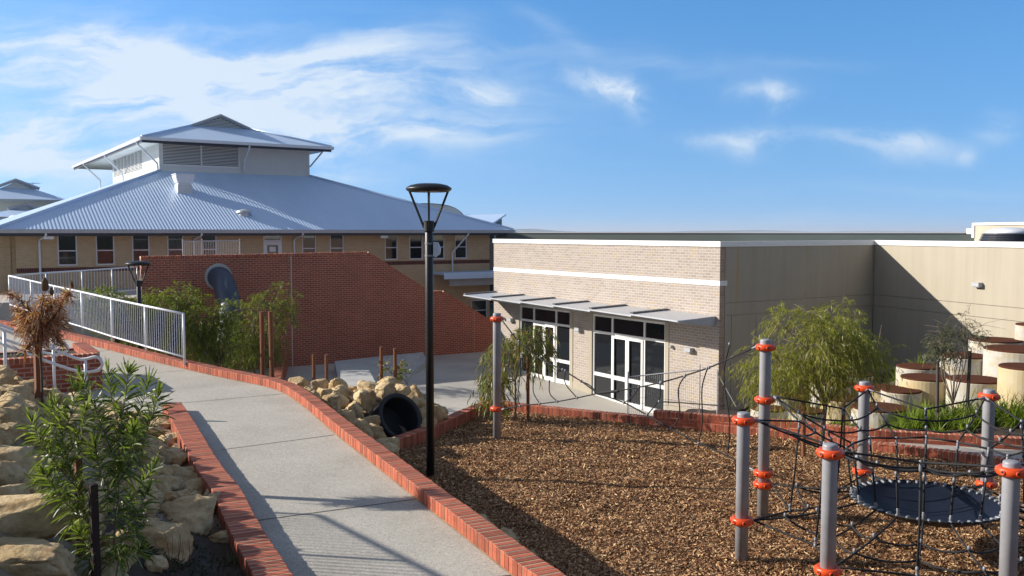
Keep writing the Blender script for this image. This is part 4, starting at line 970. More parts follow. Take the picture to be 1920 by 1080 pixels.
# slope from eave to gablet base
gL = FL.hb(362, 237, gb); gR_ = FL.hb(466, 240.5, gb); gzb = (gL[1]+gR_[1])/2; s_f = (gzb-zt0)/(gb-bE0)
def lim_t(a):
    kl = (gL[0]-aTE0); hi = gb
    if a < gL[0]: hi = bE0+(a-aTE0)/kl*(gb-bE0)
    if a > gR_[0]: hi = bE0+(aTE1-a)/(aTE1-gR_[0])*(gb-bE0)
    return bE0, max(hi, bE0+.001)
corr_front(aTE0, aTE1, lim_t, lambda b: zt0+s_f*(b-bE0), tt)
br_ = bE1-(gb-bE0)
tt.add([(aTE0, bE0, zt0), (gL[0], gb, gzb), (ga, gb-.12, gz), (ga, br_, gz), (gL[0], br_, gzb), (aTE0, bE1, zt0)], [(0, 1, 4, 5), (1, 2, 3, 4)])
tt.add([(aTE1, bE0, zt0), (gR_[0], gb, gzb), (ga, gb-.12, gz), (ga, br_, gz), (gR_[0], br_, gzb), (aTE1, bE1, zt0)], [(5, 4, 1, 0), (4, 3, 2, 1)])
tt.add([(aTE0, bE1, zt0), (aTE1, bE1, zt0), (gR_[0], br_, gzb), (gL[0], br_, gzb)], [(3, 2, 1, 0)])
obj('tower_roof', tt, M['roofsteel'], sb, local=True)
gbm = MB(); gbm.add([(gL[0]+.1, gb+.02, gzb), (gR_[0]-.1, gb+.02, gzb), (ga, gb+.02, gz-.07)], [(0, 1, 2)]); go_ = obj('gablet', gbm, M['fascia'], sb, local=True)
sl = MB(); hgt = gz-.09-gzb
for k in range(7):
    z = gzb+.02+hgt*k/7; f_ = 1-(k+.6)/7; sl.box(ga+(gL[0]-ga)*f_*.90, ga+(gR_[0]-ga)*f_*.90, gb-.03, gb+.012, z, z+hgt*.085)
obj('slats', sl, M['clad'], go_, local=True)
bg_ = MB(); bg_.tube([(gL[0]-.1, gb-.10, gzb-.03), (ga, gb-.10, gz+.03), (gR_[0]+.1, gb-.10, gzb-.03)], .09, 4); obj('bargeboard', bg_, M['gutter'], sb, local=True)
for q_ in ([(aTE0, bE0, zt0+.03), (gL[0], gb, gzb+.03)], [(aTE1, bE0, zt0+.03), (gR_[0], gb, gzb+.03)]):
    h2 = MB(); h2.tube(q_, .07); obj('hip_capping', h2, M['roofsteel'], sb, local=True, smooth=True)
g3 = MB(); g3.box(aTE0-.1, aTE1+.1, bE0-.12, bE0, zTE, zTE+.16); g3.box(aTE0-.12, aTE0, bE0+.001, bE1, zTE, zTE+.158); g3.box(aTE1, aTE1+.12, bE0+.001, bE1, zTE, zTE+.158); obj('gutter', g3, M['whitesteel'], sb, local=True)
f3 = MB(); f3.box(aTE0+.02, aTE1-.02, bE0+.005, bE0+.05, zTE-.13, zTE-.001); f3.box(aTE0+.005, aTE0+.05, bE0+.06, bE1, zTE-.13, zTE-.001); obj('fascia', f3, M['fascia'], sb, local=True)
s3 = MB(); s3.box(aTE0+.052, aTE1-.02, bE0+.052, bE1, zTE-.03, zTE+.03); obj('soffit', s3, M['clad'], sb, local=True)
# bent downpipes and struts of the tower
def pipe(pts, r=.05, name='downpipe', mat='whitesteel'):
    m_ = MB(); m_.tube(cat_rom(pts, 3) if len(pts) > 3 else pts, r, 8); return obj(name, m_, M[mat], sb, local=True, smooth=True)
zrl = lambda b, a: zE+tp*(bt-be)/(aT0-aE0)*(a-aE0)
for (pxa, pya, pxb, pyb) in ((256, 263, 288, 325), (196, 290, 222, 330), (157, 306, 187, 345)):
    b0 = FL.ha(pxa, pya, aTE0-.05)[0]; b0 = min(b0, bE1-.2); a1 = aT0-.14
    pipe([(aTE0-.04, b0, zTE-.02), (aTE0+.02, b0, zTE-.16), (a1-.1, b0, zTE-1.0), (a1, b0, zTE-1.15), (a1, b0, zTE-1.6), (a1-.25, b0, zTE-1.95)])
pa_ = FL.hb(456, 290, bt)[0]; pipe([(pa_, bE0-.04, zTE-.02), (pa_, bE0+.05, zTE-.15), (pa_, bt-.16, zTE-.85), (pa_, bt-.12, zTE-1.0), (pa_, bt-.12, zt_+.06)])
s4 = MB(); s4.tube([(aTE1-.15, bt-.1, zTE-.05), (aT1+.03, bt-.1, zTE-.95)], .045); obj('strut', s4, M['gutter'], sb, local=True)
# downpipes on the wall
for (px, ytop) in ((74, 432), (363, 432), (551, 431)):
    a = Lb(px, 470)[0]; pipe([(a+.18, be-.05, ze+.02), (a+.18, be-.02, ze-.10), (a+.05, -.16, ze-.26), (a, -.07, ze-.38), (a, -.07, ze-1.2), (a, -.07, .5)], .05)
a = Lb(847, 470)[0]; a2_ = Lb(862, 440)[0]; pipe([(a2_+.1, be-.05, ze+.02), (a2_+.08, be, ze-.10), (a+.05, -.15, ze-1.0), (a, -.08, ze-1.15), (a, -.08, ze-1.7), (a, -.08, .2)], .05)
for (px, py) in ((91, 434.5), (720, 437.5)):
    a, z = FL.hb(px, py, be+.1); m_ = MB(); m_.box(a-.2, a+.2, be+.05, be+.2, ze-.26, ze-.135); obj('light_box', m_, M['whitesteel'], sb, local=True)
# lower canopy on the right, with a beam
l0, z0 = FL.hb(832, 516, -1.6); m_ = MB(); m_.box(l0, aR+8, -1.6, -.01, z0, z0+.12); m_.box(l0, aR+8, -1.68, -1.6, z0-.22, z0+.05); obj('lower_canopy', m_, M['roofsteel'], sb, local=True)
m_ = MB(); m_.box(l0+.6, aR+8, -1.2, -1.08, z0-.62, z0-.23); obj('beam', m_, M['gutter'], sb, local=True)
# piers of the veranda at the left end
for px in (4, 16, 27):
    a = FL.hb(px, 490, .35)[0]; m_ = MB(); m_.box(a-.13, a+.13, .30, .55, -.2, ze); obj('pier', m_, M['cream_x'], sb, local=True)
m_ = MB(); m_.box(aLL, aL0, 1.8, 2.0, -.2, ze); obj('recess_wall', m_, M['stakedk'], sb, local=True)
# evaporative cooler and vents standing on the roof
q = FL.plane(347, 362, (0, be, zE), (0, -tp, 1)); cw = .62
acp = FL.wor(q.x, q.y+.3, q.z); t = thing('roof_cooler', 'pale box shaped evaporative cooler with flared top standing on the roof below the tower', 'air cooler', acp, THETA)
sc = 33/1700*acp.y; m_ = MB(); m_.box(-.40*sc, .40*sc, -.40*sc, .40*sc, -.45, .47*sc); obj('base_box', m_, M['clad'], t, local=True)
m_ = MB(); z0, z1, z2 = .47*sc, .57*sc, 1.08*sc
def frus(a, b, za, zb): m_.add([(-a, -a, za), (a, -a, za), (a, a, za), (-a, a, za), (-b, -b, zb), (b, -b, zb), (b, b, zb), (-b, b, zb)], [(3, 2, 1, 0), (4, 5, 6, 7), (0, 1, 5, 4), (1, 2, 6, 5), (2, 3, 7, 6), (3, 0, 4, 7)])
frus(.36*sc, .36*sc, z0, z1); frus(.40*sc, .50*sc, z1, z1+.30*sc); frus(.50*sc, .50*sc, z1+.301*sc, z2-.05*sc); frus(.54*sc, .52*sc, z2-.049*sc, z2); obj('cooler_head', m_, M['whitesteel'], t, local=True)
q = FL.plane(458, 403, (0, be, zE), (0, -tp, 1)); vp2 = FL.wor(q.x, q.y, q.z); m_ = MB(); m_.lathe((vp2.x, vp2.y, vp2.z-.1), [(.24, 0), (.24, .22), (.40, .22), (.36, .30), (.14, .38), (.02, .39)], 20)
tag(obj('roof_vent', m_, M['galv'], smooth=False), 'small round mushroom vent on the steel roof near the shadow edge', 'roof vent')
# white balcony rail in front of the windows
r0, r1 = atD(343, 480, 37.6), atD(450, 480, 39.6); t = thing('balcony_railing', 'thin grey wire balcony railing above the red wall in front of the school windows', 'railing', (r0.x, r0.y, .55))
zt0_ = atD(343, 449, 37.6).z; zt1_ = atD(450, 446, 39.6).z
for f_ in (0, .33, 1.0):
    m_ = MB(); p = r0.lerp(r1, f_); m_.tube([(p.x, p.y, .55), (p.x, p.y, zt0_+.02)], .022, 6); obj('post', m_, M['gutter'], t)
m_ = MB(); m_.tube([(r0.x, r0.y, zt0_-.08), (r1.x, r1.y, zt0_-.06)], .028, 6); m_.tube([(r0.x, r0.y, 1.6), (r1.x, r1.y, 1.6)], .02, 6)
for k in range(1, 34):
    p = r0.lerp(r1, k/34); m_.tube([(p.x, p.y, 1.6), (p.x, p.y, zt0_-.08)], .006, 4)
obj('rail_panel', m_, M['gutter'], t)
# upper terrace behind the red wall
A = atZ(-60, 560, .45); m_ = MB(); tA = [FL.wor(aL0-12, -.02, .5), FL.wor(Lb(640, 470)[0], -.02, .5), FL.wor(Lb(640, 470)[0], -6.6, .5), FL.wor(aL0-12, -6.6, .5)]
m_.prism([Vector((p.x, p.y, .46)) for p in tA], (0, 0, -3.1)); tag(obj('terrace', m_, M['plaza'], local=True), kind='structure')

# ---- further buildings
t = thing('distant_building', 'far school block with grey gablet roof and roof aerial at the left edge', 'building', (*atD(20, 430, 80)[:2], 0), THETA)
FD = Frame(atD(20, 430, 80)[:2], THETA)
def hip_block(parent, F, pxl, pxr, peak, eave_y, b0, zbase, gab):
    e0 = F.hb(pxl, eave_y, b0); e1 = F.hb(pxr, eave_y, b0); zE_ = (e0[1]+e1[1])/2; a0, a1 = e0[0], e1[0]; pk = F.hb(*peak, b0+4); gl_, gr = F.hb(gab[0], gab[2], b0+3.4), F.hb(gab[1], gab[2], b0+3.4); zg = gl_[1]
    m_ = MB(); m_.add([(a0, b0, zE_), (a1, b0, zE_), (gr[0], b0+3.4, zg), (gl_[0], b0+3.4, zg)], [(0, 1, 2, 3)])
    m_.add([(gl_[0]-.4, b0+3.3, zg), (pk[0], b0+3.3, pk[1]), (gr[0]+.4, b0+3.3, zg), (pk[0], b0+9, pk[1]), (gl_[0]-.4, b0+9, zg), (gr[0]+.4, b0+9, zg), (a0, b0+12, zE_), (a1, b0+12, zE_)], [(0, 1, 3, 4), (1, 2, 5, 3)])
    m_.add([(a0, b0, zE_), (gl_[0], b0+3.4, zg), (gl_[0], b0+9, zg), (a0, b0+12, zE_), (a1, b0, zE_), (gr[0], b0+3.4, zg), (gr[0], b0+9, zg), (a1, b0+12, zE_)], [(0, 1, 2, 3), (7, 6, 5, 4), (3, 2, 6, 7)])
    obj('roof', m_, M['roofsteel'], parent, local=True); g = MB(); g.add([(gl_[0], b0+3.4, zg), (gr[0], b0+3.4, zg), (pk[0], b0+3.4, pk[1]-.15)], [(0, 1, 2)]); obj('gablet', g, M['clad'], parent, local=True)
    bb = MB(); bb.tube([(gl_[0]-.5, b0+3.2, zg), (pk[0], b0+3.2, pk[1]), (gr[0]+.5, b0+3.2, zg)], .14, 4); bb.box(a0-.1, a1+.1, b0-.1, b0+.05, zE_-.15, zE_+.06); obj('fascia', bb, M['gutter'], parent, local=True)
    wl_ = MB(); wl_.box(a0+.8, a1-.8, b0+.8, b0+11.5, zbase, zE_-.02); obj('wall', wl_, M['clad'], parent, local=True)
hip_block(t, FD, -75, 132, (28, 338), 374.5, 0, -2.6, (2, 62, 352.5))
an = atD(62, 353, 83); m_ = MB(); q = an; m_.tube([(q.x, q.y, q.z-1), (q.x, q.y, q.z+.55)], .03, 5)
for k in range(5): m_.tube([(q.x-.5+k*.25, q.y-.35, q.z+.45), (q.x-.5+k*.25, q.y+.35, q.z+.45)], .02, 4)
m_.tube([(q.x-.7, q.y, q.z+.45), (q.x+.7, q.y, q.z+.45)], .02, 4); obj('aerial', m_, M['galv'], t)
t = thing('distant_building', 'lower far building with a small gablet and a pale tank beside it', 'building', (*atD(40, 430, 68)[:2], 0), THETA)
FD2 = Frame(atD(40, 430, 68)[:2], THETA); hip_block(t, FD2, -55, 98, (46, 384), 408, 0, -2.6, (28, 64, 392))
tk = atD(36, 412, 64); m_ = MB(); m_.lathe((tk.x, tk.y, 2.0), [(.75, 0), (.75, 2.0), (.5, 2.2), (.05, 2.25)], 18); obj('tank', m_, M['white'], t, smooth=False)
# curved white roof and butterfly roof seen past the right hip
c0 = atD(805, 430, 70); t = thing('distant_building', 'far building with a white vaulted roof beyond the school roof hip', 'building', (c0.x, c0.y, 0))
m_ = MB(); pr = [atD(780, 381.5, 70), atD(800, 381, 70), atD(820, 382, 70), atD(838, 384.5, 70), atD(852, 389, 70), atD(863, 396, 70), atD(871, 405, 70), atD(874, 412, 70)]
pr = cat_rom(pr, 3); vs = []
for p in pr: vs += [(p.x, p.y, p.z), (p.x-5, p.y+9, p.z)]
m_.add(vs, [(2*i, 2*i+1, 2*i+3, 2*i+2) for i in range(len(pr)-1)]); obj('vaulted_roof', m_, M['white'], t)
m_ = MB(); m_.prism([(p.x, p.y+.05, p.z-.05) for p in pr]+[(pr[-1].x, pr[-1].y+.05, 0), (pr[0].x, pr[0].y+.05, 0)], (-5, 9, 0)); obj('wall', m_, M['white'], t)
b0_ = atD(905, 430, 66); t = thing('distant_building', 'far building with an upswept blue grey skillion roof left of the hall', 'building', (b0_.x, b0_.y, 0))
m_ = MB(); P0, P1_, P2_ = atD(868, 403, 70), atD(949, 401, 70), atD(922, 419, 62); P3 = atD(850, 421, 62)
m_.prism([P0, P1_, P2_, P3], (0, 0, -.12)); obj('skillion_roof', m_, M['roofsteel'], t); m_ = MB(); e1_ = atD(941, 404, 69.5); e2_ = atD(926, 419, 64); m_.prism([e1_, Vector((e1_.x, e1_.y, -2)), Vector((e2_.x, e2_.y, -2)), e2_], (-3, 1, 0)); obj('wall', m_, M['fascia'], t)
# ================================================================== big red brick slide wall
W0 = atZ(912, 659, ZP); TW = R(31.0); FW = Frame((W0.x, W0.y), TW)
bwl = thing('brick_wall', 'tall red brick wall with a long sloping right end and a pale control joint, tube slide through it', 'brick wall', W0, TW)
FW.o.z = 0
prof = [FW.hb(px, py, 0) for px, py in ((264, 484), (691, 475), (806, 548.5), (832, 548), (930, 609), (990, 648))]
ZW = W0.z; TH = .26
poly = [(prof[0][0], -2.7)]+[(a, z) for a, z in prof]+[(prof[-1][0], -2.7)]
mb = MB(); mb.prism([(a, 0, z-ZW) for a, z in poly], (0, TH, 0)); obj('brickwork', mb, M['red_x'], bwl, local=True)
for i in range(5):
    a, b = prof[i], prof[i+1]; ln = [FW.wor(a[0], -.012, a[1]-.02), FW.wor(b[0], -.012, b[1]-.02)]
    brick_kerb(ln, TH+.03, .085, 'coping', None, side=-1, base=.01, parent=bwl)
ja = FW.hb(547, 580, 0)[0]; zj = prof[0][1]+(prof[1][1]-prof[0][1])*(ja-prof[0][0])/(prof[1][0]-prof[0][0])
mb = MB(); mb.box(ja-.020, ja+.020, -.008, .004, -2.6-ZW, zj-ZW); obj('control_joint', mb, mottled('joint filler', (.62, .52, .44), (.55, .46, .38), 9, .9), bwl, local=True)
ja = FW.hb(889, 610, 0)[0]; mb = MB(); mb.box(ja-.008, ja+.008, -.004, .004, -2.6-ZW, FW.hb(889, 584, 0)[1]-ZW); obj('control_joint', mb, M['mortar'], bwl, local=True)
# low garden divider running from the wall towards the camera
p0, p1 = FW.wor(FW.hb(540, 655, 0)[0], -.01, 0), atZ(527, 708, -1.85); tz0 = FW.hb(540, 655, 0)[1]
t = thing('garden_wall', 'low brick garden edging running out from the foot of the tall red brick wall', 'garden wall', (p0.x, p0.y, -2.5))
brick_kerb([Vector((p0.x, p0.y, tz0-.2)), Vector((p1.x, p1.y, -2.05))], .34, .2, 'coping', None, side=1, base=.35, parent=t)
d_ = (p1-p0); d_.z = 0; nn = Vector((d_.y, -d_.x, 0)).normalized()*.32; mb = MB(); mb.prism([Vector((p0.x, p0.y, -2.6)), Vector((p1.x, p1.y, -2.6)), Vector((p1.x, p1.y, -2.1)), Vector((p0.x, p0.y, tz0-.25))], tuple(nn)); obj('brickwork', mb, M['red_y'], t)
# tube slide
gA = FW.hb(409, 512, 0); Dw = FW.wor(gA[0], 0, 0).y
tp_ = [FW.wor(gA[0]-.05, .1, gA[1]-.15), FW.wor(gA[0]+.05, -.35, gA[1]-.22), atD(424, 545, Dw-1.05), atD(432, 578, Dw-1.7), atD(431, 615, Dw-2.2), atD(424, 650, Dw-2.55), atD(404, 676, Dw-2.8), atD(381, 682, Dw-2.9)]
ts = thing('tube_slide', 'slate blue tube slide curving down from a round concrete collar in the red brick wall', 'tube slide', (tp_[-1].x, tp_[-1].y, ZP))
mb = MB(); mb.tube(cat_rom(tp_, 6), .42, 24, caps=False); obj('tube', mb, M['tube'], ts, smooth=True)
mb = MB(); dirn = (tp_[-1]-tp_[-2]).normalized(); mb.lathe(tp_[-1]-dirn*.06, [(.36, .0), (.43, .0), (.455, .03), (.455, .10), (.39, .12)], 28, axis=dirn); o = obj('exit_rim', mb, M['tube'], ts, smooth=True)
mb = MB(); mb.lathe(tp_[-1]-dirn*.3, [(.01, 0), (.40, .01)], 24, axis=dirn); obj('shade_disc', mb, M['fascia'], ts)  # near-black disc stands in for the shade inside the tube
ng = FW.u*-1; mb = MB(); mb.lathe(FW.wor(gA[0], -.0, gA[1]-.15), [(.425, .0), (.52, .0), (.53, .07), (.51, .09), (.43, .09)], 32, axis=ng); obj('concrete_collar', mb, M['concblock'], ts, smooth=False)
# ================================================================== white railings
def railing(pts, h, label, hb=.12, first=None, tops=None):
    """pts: post feet (world) ; tops: heights"""
    t = thing('railing', label, 'railing', pts[0]); H = tops or [h]*len(pts)
    P_ = [Vector(p) for p in pts]; T = [p+Vector((0, 0, q)) for p, q in zip(P_, H)]
    for p, q in zip(P_, T): m_ = MB(); m_.tube([p-Vector((0, 0, .05)), q], .027, 8); obj('post', m_, M['whitesteel'], t, smooth=True)
    m_ = MB(); m_.tube(T, .027, 8); obj('top_rail', m_, M['whitesteel'], t, smooth=True)
    m_ = MB(); m_.tube([p+Vector((0, 0, hb)) for p in P_], .022, 8); obj('bottom_rail', m_, M['whitesteel'], t, smooth=True)
    for i in range(len(P_)-1):
        m_ = MB(); L = (P_[i+1]-P_[i]).length; n_ = max(2, int(L/.115))
        for k in range(1, n_): f_ = k/n_; p = P_[i].lerp(P_[i+1], f_); q = T[i].lerp(T[i+1], f_); m_.tube([p+Vector((0, 0, hb)), q], .0085, 5, caps=False)
        obj('baluster_panel', m_, M['whitesteel'], t)
    return t
ra = [onpath(px, py, KH) for px, py in ((346, 680), (274, 659), (211, 640), (155, 621.5), (104, 606), (60, 591.5), (19, 578))]
railing(ra, 1.06, 'white steel railing with upright bars standing on the brick kerb beside the path')
rbp = [ra[-1]+Vector((0, .02, 0)), atD(88, 568, 31.0), atD(155, 560, 32.4), atD(211, 554, 33.4), atD(258, 549, 34.2)]
railing([p for p in rbp], 1.0, 'white steel railing running back from the corner to the end of the red brick wall', tops=[1.05, 1.03, 1.0, .99, .985])
# stair balustrade up-slope of the camera, outside the frame on the left: its bars throw the striped shadow on the path
u0_, u1_ = Vector((-7.58, 10.39, 1.5)), Vector((-5.35, 7.68, 1.5))
railing([u0_, u0_.lerp(u1_, .5), u1_], 1.0, 'white stair railing on the raised terrace left of the rock bank')
mb = MB(); mb.prism([(-5.05, 7.3, -.05), (-7.8, 10.7, -.05), (-14, 10.9, -.05), (-14, 3, -.05), (-6.4, 3, -.05)], (0, 0, 1.55)); mb.prism([(-4.9, 2.5, -.06), (-4.9, 5.7, -.06), (-13.9, 6.4, -.06), (-13.9, 2.5, -.06)], (0, 0, 2.75)); tag(obj('terrace', mb, M['sand'], local=True), kind='structure')  # unseen terrace; its taller near block is added to shade the lower rocks
# ---- tubular handrails by the stair
def handrail(px, D, posts, label):
    t = thing('handrail', label, 'handrail', atD(*posts[0][:2], D))
    m_ = MB(); m_.tube(cat_rom([atD(x, y, D) for x, y in px], 4), .024, 8); obj('rail', m_, M['whitesteel'], t, smooth=True)
    for (x, y0, y1) in posts: m_ = MB(); a = atD(x, y0, D); m_.tube([a, Vector((a.x, a.y, atD(x, y1, D).z))], .026, 8); obj('post', m_, M['whitesteel'], t, smooth=True)
handrail([(-70, 589), (8, 619), (82, 647), (140, 671), (160, 673), (178, 669), (188, 674), (192, 683), (187, 692), (175, 696), (145, 696), (82, 675), (8, 646), (-70, 617)], 14.6, [(160, 673, 745), (8, 619, 735)], 'near white tubular stair handrail ending in a rounded loop in front of the brick planter')
handrail([(-70, 582), (0, 609), (70, 637), (92, 646), (108, 645), (121, 645), (127, 651), (125, 659), (114, 663), (90, 663), (8, 636), (-70, 606)], 16.2, [(100, 646, 742)], 'far white tubular stair handrail with a looped end close against the brick planter')
bx = atZ(191, 660, .72); t = thing('brick_planter', 'square red brick planter wall with dark soil behind the white handrails', 'planter', (bx.x, bx.y, 0), THETA); zt9 = .70
ROOT[t.name] = Matrix.Translation((bx.x, bx.y, 0)) @ Matrix.Rotation(THETA, 4, 'Z'); FPn = Frame((bx.x, bx.y), THETA)
m_ = MB(); m_.box(-5, 0, 0, .24, -.1, zt9-.10); obj('brickwork', m_, M['red_x'], t, local=True)
m_ = MB(); m_.box(-.24, -.001, .241, 2.2, -.1, zt9-.10); m_.box(-5, -.241, 1.96, 2.2, -.1, zt9-.10); obj('side_wall', m_, M['red_y'], t, local=True)
brick_kerb([FPn.wor(-5, -.005, zt9-.10), FPn.wor(.005, -.005, zt9-.10)], .25, .10, 'coping', None, side=-1, base=0, parent=t)
brick_kerb([FPn.wor(.005, .27, zt9-.10), FPn.wor(.005, 2.2, zt9-.10)], .25, .10, 'coping', None, side=-1, base=0, parent=t)
m_ = MB(); m_.box(-5, -.25, .25, 1.95, -.1, zt9-.14); obj('soil', m_, M['soil'], t, local=True)
# ================================================================== street lamps
def lamp(base, ztop, label, extra=False, rz=0.0):
    t = thing('street_lamp', label, 'street lamp', base, rz); H = ztop-base.z
    m_ = MB(); m_.lathe((0, 0, 0), [(.064, -.1), (.064, H-.78), (.050, H-.76), (.050, H-.70)], 20); obj('pole', m_, M['black'], t, smooth=True, local=True)
    m_ = MB(); m_.lathe((0, 0, 0), [(.072, H-.76), (.085, H-.75), (.085, H-.60), (.07, H-.585)], 20); obj('hub', m_, M['black'], t, local=True)
    for k in range(4):
        a = k*math.pi/2+.06; m_ = MB(); c, s_ = math.cos(a), math.sin(a)
        r_ = .020 if k % 2 == 0 else .012
        m_.tube([(c*.075, s_*.075, H-.70), (c*.30, s_*.30, H-.125)], r_*1.0, 6); obj('arm', m_, M['black'], t, smooth=False, local=True)
    m_ = MB(); m_.lathe((0, 0, 0), [(.30, H-.135), (.345, H-.115), (.362, H-.085), (.352, H-.07), (.29, H-.032), (.18, H-.008), (.02, H)], 40); hd = obj('lamp_head', m_, M['black'], t, smooth=True, local=True)
    m_ = MB(); m_.lathe((0, 0, 0), [(.15, H-.140), (.16, H-.136)], 24); lp = obj('lens_plate', m_, M['galv'], hd, local=True)
    if extra:
        z = atD(815, 468, base.y).z-base.z; m_ = MB(); m_.prism([(.07, -.09, z-.10), (.11, -.10, z-.12), (.17, -.07, z-.07), (.18, -.03, z+.02), (.14, -.03, z+.11), (.07, -.06, z+.12)], (0, .11, 0)); fx = obj('sensor_box', m_, M['galv'], t, local=True)
        for dz in (-.095, .095): m_ = MB(); m_.lathe((0, 0, z+dz), [(.063, -.014), (.069, -.014), (.069, .014), (.063, .014)], 20); obj('strap', m_, M['alu'], t, local=True)
lb_ = atZ(807, 895, ZM); lamp(lb_, atD(800, 343.5, lb_.y).z, 'tall black street lamp in the wood chips with a grey sensor box on its pole', True)
fl_ = atD(260, 700, 27.0); fl_.z = -2.5; lamp(Vector((atD(259, 490, 27).x, 27.0, -2.5)), atD(259, 489, 27.0).z, 'black street lamp behind the white railing in front of the red wall')
# ================================================================== tunnel mouth
tc_ = atD(752, 781, 16.9); nrm = Vector((.60, -.62, .50)).normalized(); t = thing('tunnel_pipe', 'black plastic tunnel pipe mouth set among the limestone rocks', 'tunnel', (tc_.x, tc_.y, ZM))
m_ = MB(); prf = [(.40, -1.6)]
for k in range(16): z = -1.5+k*.09; prf += [(.405, z), (.425, z+.02), (.425, z+.055), (.405, z+.075)]
prf += [(.43, -.05), (.475, -.04), (.475, .0), (.40, .0), (.385, -.05), (.385, -1.5)]
m_.lathe(tc_, prf, 40, axis=nrm); obj('pipe', m_, M['pipeblk'], t, smooth=True)
m_ = MB(); m_.lathe(tc_, [(.01, -.5), (.40, -.499)], 30, axis=nrm); obj('shade_disc', m_, M['fascia'] if False else M['pipeblk'], t)  # black disc put in the pipe as its shaded interior
# ================================================================== concrete play blocks and ramp bands on the plaza
def poly_slab(name, px, z, h, label, mat='concblock', cat='concrete block'):
    P_ = [atZ(x, y, z) for x, y in px]; m_ = MB(); m_.prism(P_, (0, 0, -h)); o = obj(name, m_, M[mat]); return tag(o, label, cat) if label else tag(o, kind='structure')
def sloped_slab(name, pts, zb, label):
    P_ = [atZ(x, y, z) for x, y, z in pts]; n_ = len(P_); m_ = MB(); vs = [tuple(p) for p in P_]+[(p.x, p.y, zb) for p in P_]
    m_.add(vs, [tuple(range(n_)), tuple(range(n_, 2*n_))[::-1]]+[(i, n_+i, n_+(i+1) % n_, (i+1) % n_) for i in range(n_)]); return tag(obj(name, m_, M['concblock']), label, 'concrete block')
sloped_slab('concrete_ramp', [(627, 677, -2.1), (793, 660, -2.1), (800, 674, -2.2), (772, 700, -2.44), (742, 740, -2.44), (640, 735, -2.2)], -2.6, 'grey concrete play ramp lying at the foot of the red brick wall')
sloped_slab('concrete_ramp', [(638, 694, -1.86), (692, 694, -1.86), (706, 720, -1.9), (704, 760, -1.95), (642, 760, -1.95)], -2.6, 'small sunlit concrete block in front of the larger grey play ramp')
poly_slab('band', [(752, 722), (792, 747), (836, 762), (905, 768), (900, 790), (840, 800), (740, 770)], -2.40, .2, None, 'plaza')
m_ = MB(); m_.box(-.25, .25, -.15, .15, 0, .008); q = atZ(908, 723, ZP); m_.v = [(x+q.x, y+q.y, z+q.z+.004) for x, y, z in m_.v]; tag(obj('drain_grate', m_, M['fascia']), 'small dark drain grate in the plaza paving', 'drain')
# ================================================================== drums in the garden
drums = [(1478, 742, 62, 21.5, 'drum', 'rust topped drum in the shade left of the weeping tree stakes'), (1690, 730, 72, 19.6, 'drum', 'pale rust topped drum between the cream drum and the low wide one'), (1867, 636, 92, 22.6, 'drum', 'rust topped concrete drum high against the cream return wall'), (1912, 653, 122, 20.6, 'drum', 'widest tall rust topped drum at the right, red scrawl on its pale side'), (1925, 686, 96, 18.0, 'drumtan', 'ochre stained rust topped drum cut by the right edge of the photo'),
         (1806, 665, 88, 21.6, 'drum', 'white sided rust topped drum behind the thin staked sapling'), (1722, 685.5, 78, 21.8, 'drum', 'rust topped drum furthest back beside the shaded wall'), (1736, 706, 90, 20.0, 'drumtan', 'cream rust topped drum behind the left sapling stake'), (1828, 709.5, 98, 19.1, 'drum', 'pale rust topped drum with red paint flecks behind the right sapling stake'),
         (1652, 725, 78, 20.6, 'drumtan', 'rust topped drum half hidden behind the second grey post of the net'), (1650, 762, 102, 18.3, 'drum', 'low wide rust topped drum at the front of the garden bed'), (1576, 744, 76, 19.4, 'drumtan', 'cream sided rust topped drum right of the weeping tree trunk'), (1513, 768, 66, 18.3, 'drum', 'small pale drum between the two stakes of the weeping tree'), (1441, 764, 66, 18.9, 'drum', 'small rust topped drum at the corner of the hall behind the grey post'), (1935, 607, 56, 22.5, 'drum', 'tall pale drum standing highest at the right edge'), (1600, 700, 70, 22.5, 'drum', 'dark topped drum in the shade behind the weeping tree'), (1560, 716, 80, 22.0, 'drum', 'shaded drum beside the foot of the side wall')]
for k, (px, py, wd_, D, mt, lb) in enumerate(drums):
    c = atD(px, py, D); r_ = wd_/2*D/1700; zt_d = c.z; zb_ = zgard(c.x, c.y)-.35; zb_ = min(zb_, zt_d-.4)
    t = thing('concrete_drum', lb, 'drum seat', (c.x, c.y, zb_), random.uniform(0, 6), group='rust topped concrete drums'); h = zt_d-zb_
    m_ = MB(); m_.lathe((0, 0, 0), [(r_*.99, 0), (r_, .05), (r_, h-.05), (r_-.012, h-.035)], 40); obj('pipe_wall', m_, M[mt], t, local=True, smooth=False)
    m_ = MB(); m_.lathe((0, 0, 0), [(r_-.02, h-.06), (r_-.006, h-.034), (r_-.006, h-.008), (r_-.02, h)], 40); obj('rubber_top', m_, M['rust'], t, local=True)
